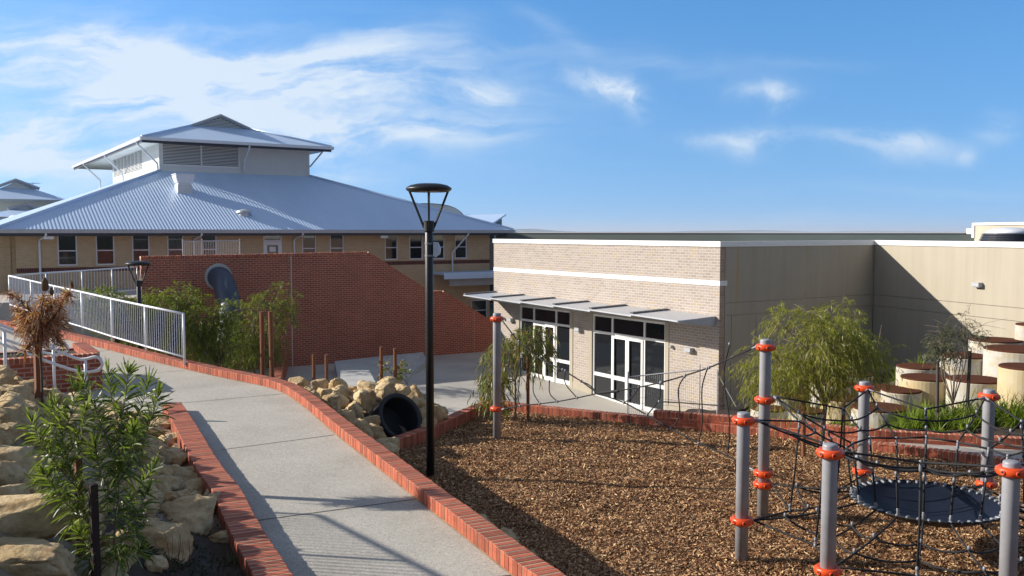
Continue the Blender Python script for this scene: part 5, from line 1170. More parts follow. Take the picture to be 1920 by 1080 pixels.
# ================================================================== mesh panel fence on the kerb
fpts = [(1177, 782, 695), (1310, 791, 683)]
f0, f1 = atZ(1177, 783, ZM+.1), atZ(1311, 795, ZM+.1); z0_, z1_ = atD(1177, 706, f0.y).z, atD(1311, 693, f1.y).z
t = thing('mesh_fence', 'thin grey wire mesh balustrade on the kerb in front of the hall entrance', 'fence', f0)
f2 = f1+(f1-f0).normalized()*.35; z2_ = z1_
for p, z in ((f0, z0_+.10), (f1, z1_+.10), (f2, z2_+.02)): m_ = MB(); m_.tube([(p.x, p.y, p.z-.05), (p.x, p.y, z)], .014, 6); obj('post', m_, M['gutter'], t)
m_ = MB(); m_.tube([(f0.x, f0.y, z0_-.01), (f1.x, f1.y, z1_)], .013, 6); obj('top_rail', m_, M['gutter'], t)
m_ = MB(); n_ = 36
for k in range(1, n_): p = f0.lerp(f1, k/n_); m_.tube([(p.x, p.y, p.z+.06), (p.x, p.y, z0_+(z1_-z0_)*k/n_)], .0028, 4, caps=False)
for k in range(4): z = .08+k*.12; m_.tube([(f0.x, f0.y, f0.z+z), (f1.x, f1.y, f1.z+z)], .0028, 4, caps=False)
obj('mesh_panel', m_, M['gutter'], t)
m_ = MB(); m_.tube([(f2.x, f2.y, z2_-.05), (f2.x+.35, f2.y-.1, f2.z+.4)], .012, 6); obj('stay', m_, M['gutter'], t)
# ================================================================== rope climbing frame
PR = .076
posts = {'P1': (932, 822, 585), 'P2': (1430, 968, 634), 'P3': (1390, 1050, 770)}
def pbase(px, py): return atZ(px, py, ZM)
B = {'P1': pbase(932, 822), 'P2': pbase(1430, 968), 'P3': pbase(1390, 1050)}
ZT = .88
def by_top(px, py): q = atZ(px, py, ZT); return Vector((q.x, q.y, ZM))
B['P4'] = by_top(1557, 832); B['P5'] = by_top(1621, 715); B['P6'] = by_top(1855, 730); B['P7'] = by_top(1897, 864)
CN = Vector((5.02, 10.78, ZM)); B['P8'] = CN+Vector((2.3*math.cos(R(309)), 2.3*math.sin(R(309)), 0)); B['P9'] = CN+Vector((2.3*math.cos(R(357)), 2.3*math.sin(R(357)), 0))
top = {k: ZT for k in B}; top['P1'] = atD(933, 587, B['P1'].y).z; top['P2'] = atD(1440, 636, B['P2'].y).z
cf = thing('rope_climbing_frame', 'playground rope climber: grey posts, orange collars, black nets and a hung blue rubber dish', 'climbing frame', CN)
ZC = .785; ZL_ = -.42
col_z = {k: [ZC, ZL_] for k in B}
col_z['P1'] = [atD(933, 598, B['P1'].y).z, atD(933, 766, B['P1'].y).z]; col_z['P2'] = [atD(1440, 651, B['P2'].y).z, .72, atD(1438, 887, B['P2'].y).z, atD(1437, 908, B['P2'].y).z]
for k, b in B.items():
    m_ = MB(); h = top[k]; m_.lathe((b.x, b.y, 0), [(PR, ZM-.2), (PR, h-.022), (PR*.95, h-.008), (PR*.80, h)], 28); po = obj('post', m_, M['postgrey'], cf, smooth=True)
    for z in col_z[k]:
        m_ = MB(); hh = .058; m_.lathe((b.x, b.y, z), [(PR+.002, -hh*.55), (PR+.030, -hh*.8), (PR+.052, -hh*.45), (PR+.056, 0), (PR+.052, hh*.45), (PR+.030, hh*.8), (PR+.002, hh*.55)], 28)
        n0 = len(m_.v)
        for q in range(6):
            a = q*math.pi/3+.5+hash(k) % 3*0; c, s_ = math.cos(a), math.sin(a); m_.lathe((b.x+c*(PR+.048), b.y+s_*(PR+.048), z), [(.026, -.004), (.026, .012), (.013, .0125), (.012, .006)], 8, axis=(c, s_, 0), mi=0)
            m_.lathe((b.x+c*(PR+.05), b.y+s_*(PR+.05), z), [(.011, .004), (.011, .011)], 6, axis=(c, s_, 0), mi=1)
        obj('collar', m_, [M['orange'], M['black']], po, smooth=True)
RR = .0122
def rope(pts, clamps=(), ends=False, r=RR, n=6):
    m_ = MB(); P_ = [Vector(p) for p in pts]; m_.tube(P_, r, n)
    for c in clamps: m_.lathe(Vector(c)-Vector((0, 0, .025)), [(.007, 0), (.017, .008), (.019, .025), (.017, .042), (.007, .05)], 8, mi=1)
    if ends:
        for a, b in ((P_[0], P_[1]), (P_[-1], P_[-2])):
            d = (b-a).normalized(); m_.lathe(a, [(.012, 0), (.016, .01), (.016, .085), (.010, .10)], 8, axis=d, mi=1)
    return obj('rope', m_, [M['rope'], M['alu']], cf, smooth=True)
order = ['P6', 'P5', 'P2', 'P3', 'P4', 'P7', 'P8', 'P9']; NS = 16; CXY = Vector((CN.x, CN.y, 0))
def attach(k, z): b = B[k]; d = (CXY-Vector((b.x, b.y, 0))).normalized(); return Vector((b.x, b.y, z))+d*(PR+.06)
def perim(z, pull, sag):
    out = []; line = []
    for i, k in enumerate(order):
        a = attach(k, z); b = attach(order[(i+1) % 8], z); m0 = (a+b)/2; mid_ = m0+(Vector((CN.x, CN.y, z))-m0)*pull+Vector((0, 0, sag)); out += [a, mid_]
        seg = [a.lerp(mid_, t_)*(1-t_)+mid_*t_ if False else (a*(1-t_)*(1-t_)+(a+mid_*3-b*0)/4*2*t_*(1-t_)+mid_*t_*t_) for t_ in (0, .25, .5, .75, 1)]
        seg2 = [(mid_*(1-t_)*(1-t_)+(b+mid_*3)/4*2*t_*(1-t_)+b*t_*t_) for t_ in (.25, .5, .75, 1)]
        line.append(seg+seg2)
    return out, line
up_n, up_l = perim(ZC, .22, -.15); lo_n, lo_l = perim(ZL_, .17, -.10)
ang0 = math.atan2(B['P6'].y-CN.y, B['P6'].x-CN.x)
def ringpt(i, r_, z, wob=0): a = math.atan2(up_n[i].y-CN.y, up_n[i].x-CN.x); return Vector((CN.x+r_*math.cos(a), CN.y+r_*math.sin(a), z+wob*random.uniform(-1, 1)))
ring = [ringpt(i, .93, .33, .02) for i in range(NS)]; rim = [ringpt(i, .85, -.235, .008) for i in range(NS)]
for i in range(8): rope(up_l[i], [up_n[2*i+1]], True, r=.0125); rope(lo_l[i], [lo_n[2*i+1]], False, r=.0125)
def sagline(a, b, s_=.03, n=4): return [a.lerp(b, t_)-Vector((0, 0, s_*4*t_*(1-t_))) for t_ in [j/n for j in range(n+1)]]
for i in range(NS):
    j = (i+1) % NS
    rope(sagline(up_n[i], ring[i], .03), [up_n[i].lerp(ring[i], f_) for f_ in (.33, .66)])                       # upper radials
    rope(sagline(ring[i], ring[j], .0, 2), [ring[i]], False, r=.0135)
    m_up = [[up_n[q].lerp(ring[q], f_)-Vector((0, 0, .02)) for q in (i, j)] for f_ in (.36, .70)]
    for a, b in m_up: rope(sagline(a, b, .035))
    rope([ring[i], rim[i]], [ring[i]-Vector((0, 0, .06)), rim[i]+Vector((0, 0, .05))], True)                     # hangers
    rope(sagline(rim[i], lo_n[i], .04), [rim[i].lerp(lo_n[i], f_) for f_ in (.4, .7)])
    for f_ in (.40, .70): rope(sagline(rim[i].lerp(lo_n[i], f_)-Vector((0, 0, .03)), rim[j].lerp(lo_n[j], f_)-Vector((0, 0, .03)), .05))
    if i % 2: rope([up_n[i], up_n[i].lerp(lo_n[i], .5)+Vector((.01, 0, 0)), lo_n[i]], [up_n[i]-Vector((0, 0, .07)), lo_n[i]+Vector((0, 0, .07))], True)
# dish
m_ = MB(); nr, na_ = 9, 64; vs = [(CN.x, CN.y, -.23-.24)]
for k in range(1, nr+1):
    f_ = k/nr
    for q in range(na_):
        a = ang0+2*math.pi*q/na_; scal = 1-.030*f_**6*(1-abs(math.cos(a*16/2-ang0*8)))-0; rr2 = .845*f_*scal; vs.append((CN.x+rr2*math.cos(a), CN.y+rr2*math.sin(a), -.23-.24*(1-f_*f_)+.012*math.sin(a*3+f_*4)*f_*(1-f_)*3))
fs = [(0, 1+q, 1+(q+1) % na_) for q in range(na_)]+[(1+(k-1)*na_+q, 1+k*na_+q, 1+k*na_+(q+1) % na_, 1+(k-1)*na_+(q+1) % na_) for k in range(1, nr) for q in range(na_)]
m_.add(vs, fs); nv_ = len(vs); m_.add([(x, y, z-.012) for x, y, z in vs], [f[::-1] for f in fs]); dish = obj('membrane', m_, M['memb'], cf, smooth=True)
for q in range(48):
    a = ang0+2*math.pi*q/48; m_ = MB(); c, s_ = math.cos(a), math.sin(a); m_.lathe((CN.x+c*.80, CN.y+s_*.80, -.234), [(.011, 0), (.019, .012), (.020, .068), (.013, .085)], 8, axis=(c, s_, .12)); obj('ferrule', m_, M['alu'], dish, smooth=True)
rp = [Vector((CN.x+.875*math.cos(ang0+2*math.pi*q/48), CN.y+.875*math.sin(ang0+2*math.pi*q/48), -.228)) for q in range(49)]; rope(rp, [], False, .013)
# twisted rope bridge from P1 to P2
def bp(k, z, toward): b = B[k]; d = (Vector((toward.x, toward.y, 0))-Vector((b.x, b.y, 0))).normalized(); return Vector((b.x, b.y, z))+d*(PR+.06)
A0, A1 = bp('P1', col_z['P1'][0], B['P2']), bp('P1', col_z['P1'][1], B['P2']); E0, E1 = bp('P2', col_z['P2'][0], B['P1']), bp('P2', col_z['P2'][2], B['P1'])
def bl(p, q, t_, s_): r_ = p.lerp(q, t_); r_.z -= s_*4*t_*(1-t_); return r_
def Dat(px): # ray plane of the bridge at picture column px: distance
    n_ = Vector((-(B['P2'].y-B['P1'].y), B['P2'].x-B['P1'].x, 0)); d = ray(px, 700); return (B['P1']-Vector((0, 0, HCAM))).dot(n_)/d.dot(n_)*d.y
def onb(px, py): return atD(px, py, Dat(px))
ra_ = cat_rom([A0]+[onb(*q) for q in ((975, 643), (1012, 672), (1055, 694), (1090, 715), (1122, 737), (1170, 755), (1213, 778), (1258, 804), (1310, 830), (1370, 858))]+[E1], 3)
rb_ = cat_rom([A1]+[onb(*q) for q in ((975, 761), (1012, 757), (1045, 753), (1082, 746), (1125, 737), (1163, 732), (1198, 726), (1240, 717), (1285, 704), (1330, 689), (1358, 677))]+[E0], 3)
rope(ra_, [onb(*q) for q in ((1055, 693), (1090, 715), (1170, 755), (1213, 778), (1258, 804), (1310, 831))], True, .012); rope(rb_, [onb(*q) for q in ((975, 761), (1012, 757), (1045, 753), (1082, 746), (1198, 726), (1240, 717), (1285, 704), (1330, 689))], True, .012)
for pts in ([(973, 640), (976, 693), (971, 740), (975, 761)], [(1001, 707), (1000, 735), (1012, 757)], [(1030, 715), (1031, 738), (1045, 753)], [(1060, 695), (1060, 719), (1082, 746)], [(1090, 715), (1105, 722), (1120, 737)],
            [(1198, 726), (1185, 745), (1170, 755)], [(1238, 718), (1236, 748), (1213, 779)], [(1283, 706), (1272, 730), (1274, 780), (1258, 804)], [(1326, 691), (1316, 730), (1317, 790), (1310, 830)], [(1368, 645), (1357, 705), (1368, 790), (1365, 850)], [(1236, 753), (1275, 755), (1316, 758), (1358, 761)]):
    rope(cat_rom([onb(*q) for q in pts], 4), [onb(*pts[0])], False, .010)
m_ = MB(); m_.tube([onb(1121, 737), onb(1160, 733)], .024, 8); obj('joint_sleeve', m_, M['rope'], cf)
# ================================================================== stakes
def stake(px, ytop, ybase, D, wpx, mat, label, group, leanx=0.0, round_=True, zb=None):
    a = atD(px, ybase, D); b = atD(px+leanx, ytop, D); a.z = zb if zb is not None else a.z; r_ = wpx/2*D/1700; m_ = MB()
    if round_: m_.tube([a-Vector((0, 0, .1)), b], r_, 10)
    else: m_.tube([a-Vector((0, 0, .1)), b], r_*1.35, 4)
    return tag(obj('timber_stake', m_, M[mat], smooth=False), label, 'stake', group)
for args in [(493, 584, 730, 19.6, 8.5, 'stake', 'left stake of the tallest brown pair before the red wall', -2), (511, 584, 735, 19.4, 8.5, 'stake', 'right stake of the tallest brown pair before the red wall', -4), (589, 664, 735, 19.2, 6.5, 'stake', 'left stake of the short pair at the kerb bend', -1), (613, 665, 735, 19.0, 6.5, 'stake', 'right stake of the short pair at the kerb bend', -1),
             (715, 650, 735, 19.3, 6.5, 'stake', 'left stake beside the small sapling above the tunnel', 0), (742, 653, 735, 19.0, 6.5, 'stake', 'right stake beside the small sapling above the tunnel', -1.5),
             (990, 655, 788, 18.6, 6.5, 'stake', 'brown stake behind the trunk of the small gum by the single grey post', 0), (944, 660, 783, 19.0, 5, 'stake', 'thin brown stake half behind the single grey post', 0),
             (1507, 690, 856, 15.6, 8, 'stake', 'left brown stake of the weeping tree', 0), (1581, 686, 852, 15.7, 7.5, 'stake', 'right brown stake of the weeping tree', 1),
             (1757, 652, 790, 17.2, 6, 'stakegr', 'left grey stake of the thin sapling among strappy plants', 2), (1812, 658, 790, 17.1, 6, 'stakegr', 'right grey stake of the thin sapling among strappy plants', 7),
             (408, 640, 700, 30.0, 5, 'stake', 'thin brown stake under the trees by the tube slide exit', 0), (417, 645, 702, 29.7, 5, 'stake', 'second thin brown stake under the trees by the slide exit', 0)]:
    px, yt, yb, D, wp, mt, lb, lx = args; stake(px, yt, yb, D, wp, mt, lb, 'timber tree stakes', lx)
# ================================================================== vegetation
def unit(n_, rng): v = rng.normal(size=(n_, 3)); return v/np.linalg.norm(v, axis=1, keepdims=True)
def crown(blobs, n_tw, tw_len, per, LL, LW, hang=.5, leaf_down=.4, gate=.0, freq=1.4, seed=1, spread=.6, droop=.3, shell=.45, flat=None):
    """leafy twigs through a crown made of ellipsoids [(centre, radii, weight)]"""
    rng = np.random.default_rng(seed); P0 = []; O = []; wts = np.array([b[2] for b in blobs]); wts = wts/wts.sum(); so = Vector((seed*3.3, seed*1.1, 0))
    while len(P0) < n_tw:
        b = blobs[rng.choice(len(blobs), p=wts)]; u = unit(1, rng)[0]; r_ = rng.uniform(0, 1)**shell; p = np.array(b[0])+u*np.array(b[1])*r_
        if noise.noise(Vector(p)*freq+so) < gate-.25+.25*rng.uniform(-1, 1): continue
        P0.append(p); O.append(u)
    P0 = np.array(P0); O = np.array(O); n_ = len(P0)
    d = O*.8+unit(n_, rng)*spread; d[:, 2] += .25-hang*.5; d /= np.linalg.norm(d, axis=1, keepdims=True); TL = tw_len*rng.uniform(.5, 1.3, n_)
    t = rng.uniform(.05, 1, (n_, per)); pos = P0[:, None]+d[:, None]*(TL[:, None]*t)[..., None]; pos[..., 2] -= hang*TL[:, None]*t**2
    tan = d[:, None]-np.array([0, 0, 1.0])*(2*hang*t)[..., None]; tan /= np.linalg.norm(tan, axis=2, keepdims=True)
    ld_ = tan*.9+rng.normal(size=pos.shape)*.55; ld_[..., 2] -= leaf_down; m_ = n_*per; pos = pos.reshape(m_, 3); ld_ = ld_.reshape(m_, 3)
    V, F = ribbons(pos, ld_, LL*rng.uniform(.6, 1.35, m_), LW*rng.uniform(.7, 1.3, m_), droop*rng.uniform(.2, 1.4, m_), 2, (.35, 1, .08), flat=flat, rng=rng)
    tw = (P0, d, TL)
    return V, F, tw
def twig_tubes(mb, tw, hang, every=3, r=.004):
    P0, d, TL = tw
    for i in range(0, len(P0), every):
        a = Vector(P0[i]); dd = Vector(d[i]); L = TL[i]; mb.tube([a, a+dd*L*.5-Vector((0, 0, hang*L*.25)), a+dd*L-Vector((0, 0, hang*L))], [r, r*.7, r*.4], 3, caps=False)
def limbs(mb, base, fork, ends, r0, r1, seed):
    rr_ = random.Random(seed); base = Vector(base); fork = Vector(fork); k = (fork-base)
    mb.tube(cat_rom([base-Vector((0, 0, .1)), base+k*.5+Vector((rr_.uniform(-.03, .03), rr_.uniform(-.03, .03), 0))*k.length, fork], 4), [r0*1.15, r0*1.05, r0*1.0, r0*.97, r0*.94, r0*.92, r0*.9, r0*.88, r0*.86][:9], 8)
    for e in ends:
        e = Vector(e); L = (e-fork).length; mid_ = fork.lerp(e, .5)+Vector((rr_.uniform(-.12, .12), rr_.uniform(-.12, .12), rr_.uniform(0, .14)))*L
        pts = cat_rom([fork, mid_, e], 4); n_ = len(pts); mb.tube(pts, [r1*(1-.8*i/(n_-1)) for i in range(n_)], 6)
        for q in range(3):
            s_ = pts[rr_.randint(n_//2, n_-2)]; e2 = s_+Vector((rr_.uniform(-1, 1), rr_.uniform(-1, 1), rr_.uniform(-.1, .8))).normalized()*L*.45; mb.tube([s_, s_.lerp(e2, .5)+Vector((0, 0, .04*L)), e2], [r1*.4, r1*.25, r1*.1], 4)
def tree(name, label, cat, base, fork, blobs, mats, r0, r1, n_tw, tw_len, per, LL, LW, hang, leaf_down, gate, seed, group=None, nends=7, twigs=3, freq=1.4, shell=.45, spread=.6, droop=.3):
    t = thing(name, label, cat, base, group=group); rr_ = random.Random(seed); ends = []
    for k in range(nends):
        b = blobs[k % len(blobs)]; a = rr_.uniform(0, 6.28); q = rr_.uniform(.3, .75); ends.append(Vector(b[0])+Vector((math.cos(a)*b[1][0]*q, math.sin(a)*b[1][1]*q, rr_.uniform(-.1, .6)*b[1][2])))
    V, F, tw = crown(blobs, n_tw, tw_len, per, LL, LW, hang, leaf_down, gate, freq, seed, shell=shell, spread=spread, droop=droop)
    mb = MB(); limbs(mb, base, fork, ends, r0, r1, seed); twig_tubes(mb, tw, hang, twigs); obj('trunk', mb, M[mats[1]], t, smooth=True)
    npobj('crown', V, F, M[mats[0]], t)
    return t
def blobpx(px, py, D, rx, ry, w_=1.0, ry_depth=None):
    c = atD(px, py, D); s_ = D/1700; return (c, (rx*s_, (ry_depth or rx)*s_, ry*s_), w_)
# weeping tree in the playground
D = 15.5; base = atZ(1541, 863, ZM); D = base.y
wb = [blobpx(1520, 640, D, 70, 52, 1.3), blobpx(1575, 625, D, 52, 50, 1), blobpx(1450, 690, D, 52, 52, .9), blobpx(1600, 680, D, 45, 50, .7), blobpx(1520, 700, D, 85, 50, 1.0), blobpx(1415, 655, D-.1, 18, 26, .10), blobpx(1470, 610, D, 26, 34, .3), blobpx(1645, 670, D+.2, 28, 25, .12)]
tree('weeping_tree', 'bushy weeping tree with drooping yellow green foliage in the wood chips before the shaded wall', 'tree', base, atZ(1541, 863, ZM)+Vector((.04, 0, .95)), wb, ('leafweep', 'bark'), .045, .028, 1350, .42, 16, .085, .0095, .55, .5, .03, 3, nends=10)
# small gum by the single post
base = atZ(966, 790, ZM); D = base.y
gb_ = [blobpx(962, 668, D, 44, 40, 1), blobpx(935, 690, D, 26, 45, .6), blobpx(995, 640, D, 32, 30, .6), blobpx(1005, 665, D, 28, 28, .4), blobpx(925, 722, D, 18, 24, .22), blobpx(915, 745, D, 10, 16, .05), blobpx(1025, 625, D, 12, 12, .06)]
tree('young_gum', 'young gum with hanging reddish tipped leaves beside the single grey rope bridge post', 'tree', base, base+Vector((.0, 0, .85)), gb_, ('leafgum', 'bark'), .022, .014, 330, .32, 8, .15, .019, .8, .9, .0, 5, nends=6, twigs=2)
# thin sapling among strappy plants
base = atD(1783, 788, 17.2); base.z = zgard(base.x, base.y); D = 17.2
sp_ = [blobpx(1790, 640, D, 38, 26, 1), blobpx(1806, 600, D, 16, 22, .28), blobpx(1765, 655, D, 24, 18, .4), blobpx(1825, 628, D, 16, 12, .18), blobpx(1752, 668, D, 12, 8, .05), blobpx(1800, 670, D, 26, 16, .25)]
tree('thin_sapling', 'thin multi stemmed olive sapling between two grey stakes among the strappy plants', 'sapling', base, base+Vector((.03, 0, .45)), sp_, ('leafolive', 'bark'), .016, .013, 230, .24, 11, .072, .011, .35, .2, .0, 8, nends=8, twigs=1)
# sapling above the tunnel
base = atD(733, 722, 19.4); D = 19.4
tree('small_sapling', 'tiny sapling with yellowing leaves between two brown stakes above the tunnel', 'sapling', base, base+Vector((0, 0, .25)), [blobpx(735, 690, D, 22, 22, 1), blobpx(752, 705, D, 12, 14, .3)], ('leafgum', 'bark'), .010, .008, 60, .16, 6, .075, .03, .3, .2, -.2, 9, nends=5, twigs=1)
# willow myrtles by the slide
def myrtle(label, px_t, D, blobs, n_tw, seed, mat='leafmyrtle', zb=-2.2):
    base = Vector((atD(px_t, 600, D).x, D, zb)); tree('myrtle_tree', label, 'tree', base, base+Vector((.05, 0, 1.0)), blobs, (mat, 'barkdk'), .06, .04, n_tw, .42, 15, .095, .018, .45, .35, .04, seed, group='willow myrtles by the tube slide', nends=9, freq=1.1)
D = 29.5; myrtle('bright green tree right of the tube slide, its crown reaching the pale wall joint', 474, 32.5, [blobpx(475, 610, 32.5, 58, 52, 1.2), blobpx(520, 560, 32.5, 38, 28, .6), blobpx(450, 650, 32.5, 50, 36, .7), blobpx(535, 590, 32.5, 24, 26, .22), blobpx(490, 655, 32.5, 40, 28, .4)], 900, 21)
myrtle('yellow green tree in front of the foot of the tube slide', 405, 28.0, [blobpx(385, 600, 28, 34, 34, .9), blobpx(420, 640, 28, 38, 40, .8), blobpx(375, 640, 28, 28, 36, .6), blobpx(430, 585, 28, 24, 20, .3)], 640, 22)
myrtle('dense green tree left of the tube slide behind the near end of the railing', 325, 28.5, [blobpx(320, 575, 28.5, 52, 36, 1.2), blobpx(345, 560, 28.5, 30, 24, .5), blobpx(300, 620, 28.5, 50, 34, .9), blobpx(350, 630, 28.5, 36, 40, .7)], 850, 23)
myrtle('dark green tree behind the middle of the white railing', 235, 27.5, [blobpx(230, 585, 27.5, 56, 28, 1.0), blobpx(265, 610, 27.5, 50, 36, .9), blobpx(200, 570, 27.5, 40, 26, .6), blobpx(180, 560, 27.5, 26, 16, .25)], 700, 24)
# strappy plants in the garden bed and under the weeping tree
def tuft(p, n_, L, wd_, label, group, seed, mat='strap', dr=.8, name='strappy_plant', cat='plant'):
    rng = np.random.default_rng(seed); a = rng.uniform(0, 2*np.pi, n_); el = rng.uniform(.75, 1.5, n_); d = np.stack([np.cos(a)*np.cos(el), np.sin(a)*np.cos(el), np.sin(el)], 1)
    st_ = np.array(p)+np.stack([rng.normal(0, .05, n_), rng.normal(0, .05, n_), np.full(n_, -.03)], 1)
    V, F = ribbons(st_, d, L*rng.uniform(.6, 1.2, n_), wd_*rng.uniform(.7, 1.2, n_), dr*rng.uniform(.3, 1.2, n_), 5, (.7, 1, .95, .75, .45, .05), flat=.3, rng=rng); o = npobj(name, V, F, M[mat]); return tag(o, label, cat, group)
tl = 'green strappy leaved tuft in the raised bed among the rust topped drums'
for k, (px, py, D, L) in enumerate([(1462, 792, 18.2, .42), (1478, 797, 17.9, .36), (1566, 796, 17.9, .42), (1582, 800, 17.7, .40), (1608, 798, 17.5, .36), (1686, 803, 17.1, .40), (1702, 795, 17.5, .60), (1716, 800, 17.2, .52), (1733, 790, 17.8, .62), (1746, 797, 17.4, .55), (1764, 800, 17.2, .45), (1786, 800, 17.1, .50), (1800, 795, 17.4, .58), (1826, 803, 17.0, .42), (1846, 800, 17.1, .56), (1866, 796, 17.2, .55), (1884, 800, 16.9, .60), (1902, 804, 16.7, .58), (1918, 800, 16.8, .60), (1940, 806, 16.5, .6),
                                  (1834, 700, 20.6, .55), (1838, 655, 22.4, .45), (1880, 650, 21.6, .45), (1662, 690, 23.5, .5), (1690, 682, 24, .5), (1725, 680, 24.5, .5), (1620, 705, 23, .5), (1672, 808, 16.9, .3), (1760, 812, 16.7, .3), (1810, 812, 16.6, .3)]):
    q = atD(px, py, D); q.z = zgard(q.x, q.y)+.02; tuft(q, 120 if L > .4 else 70, L*(1.65 if px > 1640 else 1.15), .024, tl, 'strappy plants of the raised bed', 300+k)
# small ground cover under the trees of the slide garden and in the planter
rng = np.random.default_rng(77)
def cover(name, pts, L, wd_, mat, label, cat, seed):
    rng = np.random.default_rng(seed); pts = np.array(pts); n_ = len(pts); d = rng.normal(size=(n_, 3))*.6; d[:, 2] = np.abs(d[:, 2])+.5
    V, F = ribbons(pts, d, L*rng.uniform(.5, 1.3, n_), wd_, .3, 2, (.5, 1, .1), rng=rng); return tag(npobj(name, V, F, M[mat]), label, cat, kind='stuff')
pp = []
for k in range(900): pp.append(tuple(FPn.wor(-.4-rng.uniform(0, 4), .35+rng.uniform(0, 1.4), zt9-.14+rng.uniform(0, .05))))
cover('planter_greenery', pp, .10, .02, 'scrub', 'low green ground cover in the brick planter', 'ground cover', 4)
# ---- foreground shrub
S0 = hitbank(200, 1062); DS = S0.y-.35
print('SHRUB', S0, 'stake', hitbank(72, 762))
sh = thing('leathery_shrub', 'dark glossy shrub with long narrow saw edged leaves growing among the limestone rocks', 'shrub', S0)
def hp(px, py, dd=0): return atD(px, py, DS+dd)
br_ = [([(205, 1180), (215, 1000), (222, 930), (222, 870), (226, 800), (235, 745), (240, 700)], 0, 1.0), ([(222, 880), (195, 810), (172, 750), (155, 712)], .10, .7), ([(222, 905), (262, 840), (285, 780), (296, 745)], -.10, .7), ([(226, 810), (210, 750), (203, 703)], .22, .6), ([(224, 840), (262, 770), (276, 722)], .12, .6),
       ([(195, 1180), (190, 1070), (168, 985), (142, 910), (122, 850), (113, 795), (106, 760)], .06, .95), ([(142, 912), (98, 862), (70, 815), (60, 792)], -.08, .6), ([(124, 860), (150, 806), (162, 770)], -.12, .6), ([(166, 980), (116, 936), (84, 890)], -.15, .6), ([(206, 1045), (248, 985), (275, 925)], -.16, .6), ([(205, 1060), (170, 1035), (150, 1000)], -.22, .5), ([(215, 985), (250, 930), (285, 880)], .18, .6), ([(158, 950), (120, 915), (70, 905)], .15, .5), ([(220, 945), (190, 890), (180, 840)], -.18, .6), ([(208, 1030), (232, 1040), (262, 1030)], -.1, .5), ([(222, 890), (246, 850), (250, 810)], -.22, .55), ([(130, 880), (95, 815), (95, 770)], .12, .5), ([(118, 820), (135, 770), (140, 735)], .05, .5)]
stm = MB(); PP, DD, LLs, WW, DRs = [], [], [], [], []; rng = np.random.default_rng(12)
for pts, dd, fat in br_:
    P_ = cat_rom([hp(x, y, dd*(.3+.7*i/(len(pts)-1)) if len(pts) > 2 else dd) for i, (x, y) in enumerate(pts)], 6); n_ = len(P_)
    r_ = .0085*fat; stm.tube(P_, [r_*(1-.72*i/(n_-1)) for i in range(n_)], 7)
    for i in range(n_-1):
        f_ = i/(n_-1); 
        if f_ < .18 and fat > .9: continue
        ax_ = (P_[i+1]-P_[i]); L = ax_.length; ax_.normalize(); k_ = max(1, int(L/.0042))
        for q in range(k_):
            v = Vector(rng.normal(size=3)); v = (v-ax_*v.dot(ax_)).normalized(); up_ = .25+.75*f_+rng.uniform(-.2, .3); d = v+ax_*up_+Vector((0, 0, .12))
            PP.append(P_[i].lerp(P_[i+1], rng.uniform())+v*r_*.5); DD.append(d.normalized()); LLs.append(rng.uniform(.08, .17)*(1.15-.25*f_)); WW.append(rng.uniform(.009, .016)); DRs.append(rng.uniform(.05, .75)*(1.2-f_*.7))
    tip = P_[-1]; ax_ = (P_[-1]-P_[-3]).normalized()
    for q in range(16): v = Vector(rng.normal(size=3)); PP.append(tip); DD.append((ax_*1.1+v*.35).normalized()); LLs.append(rng.uniform(.06, .13)); WW.append(.010); DRs.append(rng.uniform(-.3, .2))
obj('stems', stm, M['bark'], sh, smooth=True)
V, F = ribbons(PP, DD, LLs, WW, DRs, 7, (.35, .75, 1.0, .72, 1.02, .70, .85, .1), rng=rng); npobj('leaves', V, F, M['leafdark'], sh)
a = hp(174, 908, -.18); b_ = hp(182, 1120, -.18); m_ = MB(); m_.tube([b_, a], .034, 4); tag(obj('timber_stake', m_, M['stakedk']), 'thick dark square stake standing right in front of the glossy shrub', 'stake')
a = hp(146, 858, .14); b_ = hp(155, 1110, .14); m_ = MB(); m_.tube([b_, a], .030, 4); tag(obj('timber_stake', m_, M['stake']), 'reddish brown stake inside the glossy shrub behind its leaves', 'stake')
# ---- dead banksia with its stake
K0 = hitbank(74, 765); DK = K0.y; kp = lambda px, py, dd=0: atD(px, py, DK+dd)
m_ = MB(); m_.tube([K0-Vector((0, 0, .15)), kp(69, 612)], .045*DK/9, 4); tag(obj('timber_stake', m_, M['stake']), 'thick brown stake that the dead tree is tied to', 'stake')
t = thing('dead_banksia', 'dead young banksia with curled brown leaves and upright seed cones tied to a thick stake', 'tree', K0)
stm = MB(); hb_ = [([(80, 765), (78, 700), (74, 640), (77, 590), (82, 552)], -.06), ([(75, 640), (50, 600), (28, 578)], .05), ([(76, 620), (105, 590), (122, 560), (131, 547)], -.1), ([(76, 600), (95, 575), (97, 560)], .1), ([(75, 630), (60, 640), (45, 660)], -.1), ([(76, 625), (100, 625), (118, 650)], .1), ([(76, 610), (40, 565), (10, 548)], .15)]
PP, DD, LLs, WW, DRs = [], [], [], [], []
for pts, dd in hb_:
    P_ = cat_rom([kp(x, y, dd*i/(len(pts)-1)-.05) for i, (x, y) in enumerate(pts)], 5); n_ = len(P_); stm.tube(P_, [.016*(1-.6*i/(n_-1)) for i in range(n_)], 6)
    for i in range(n_-1):
        for q in range(16):
            p = P_[i].lerp(P_[i+1], rng.uniform())
            if p.z < kp(75, 655).z: continue
            v = Vector(rng.normal(size=3)); v.z = v.z*.5-.1; PP.append(p); DD.append(v.normalized()); LLs.append(rng.uniform(.06, .15)); WW.append(rng.uniform(.010, .018)); DRs.append(rng.uniform(-1.0, 1.0))
c0 = kp(76, 605); 
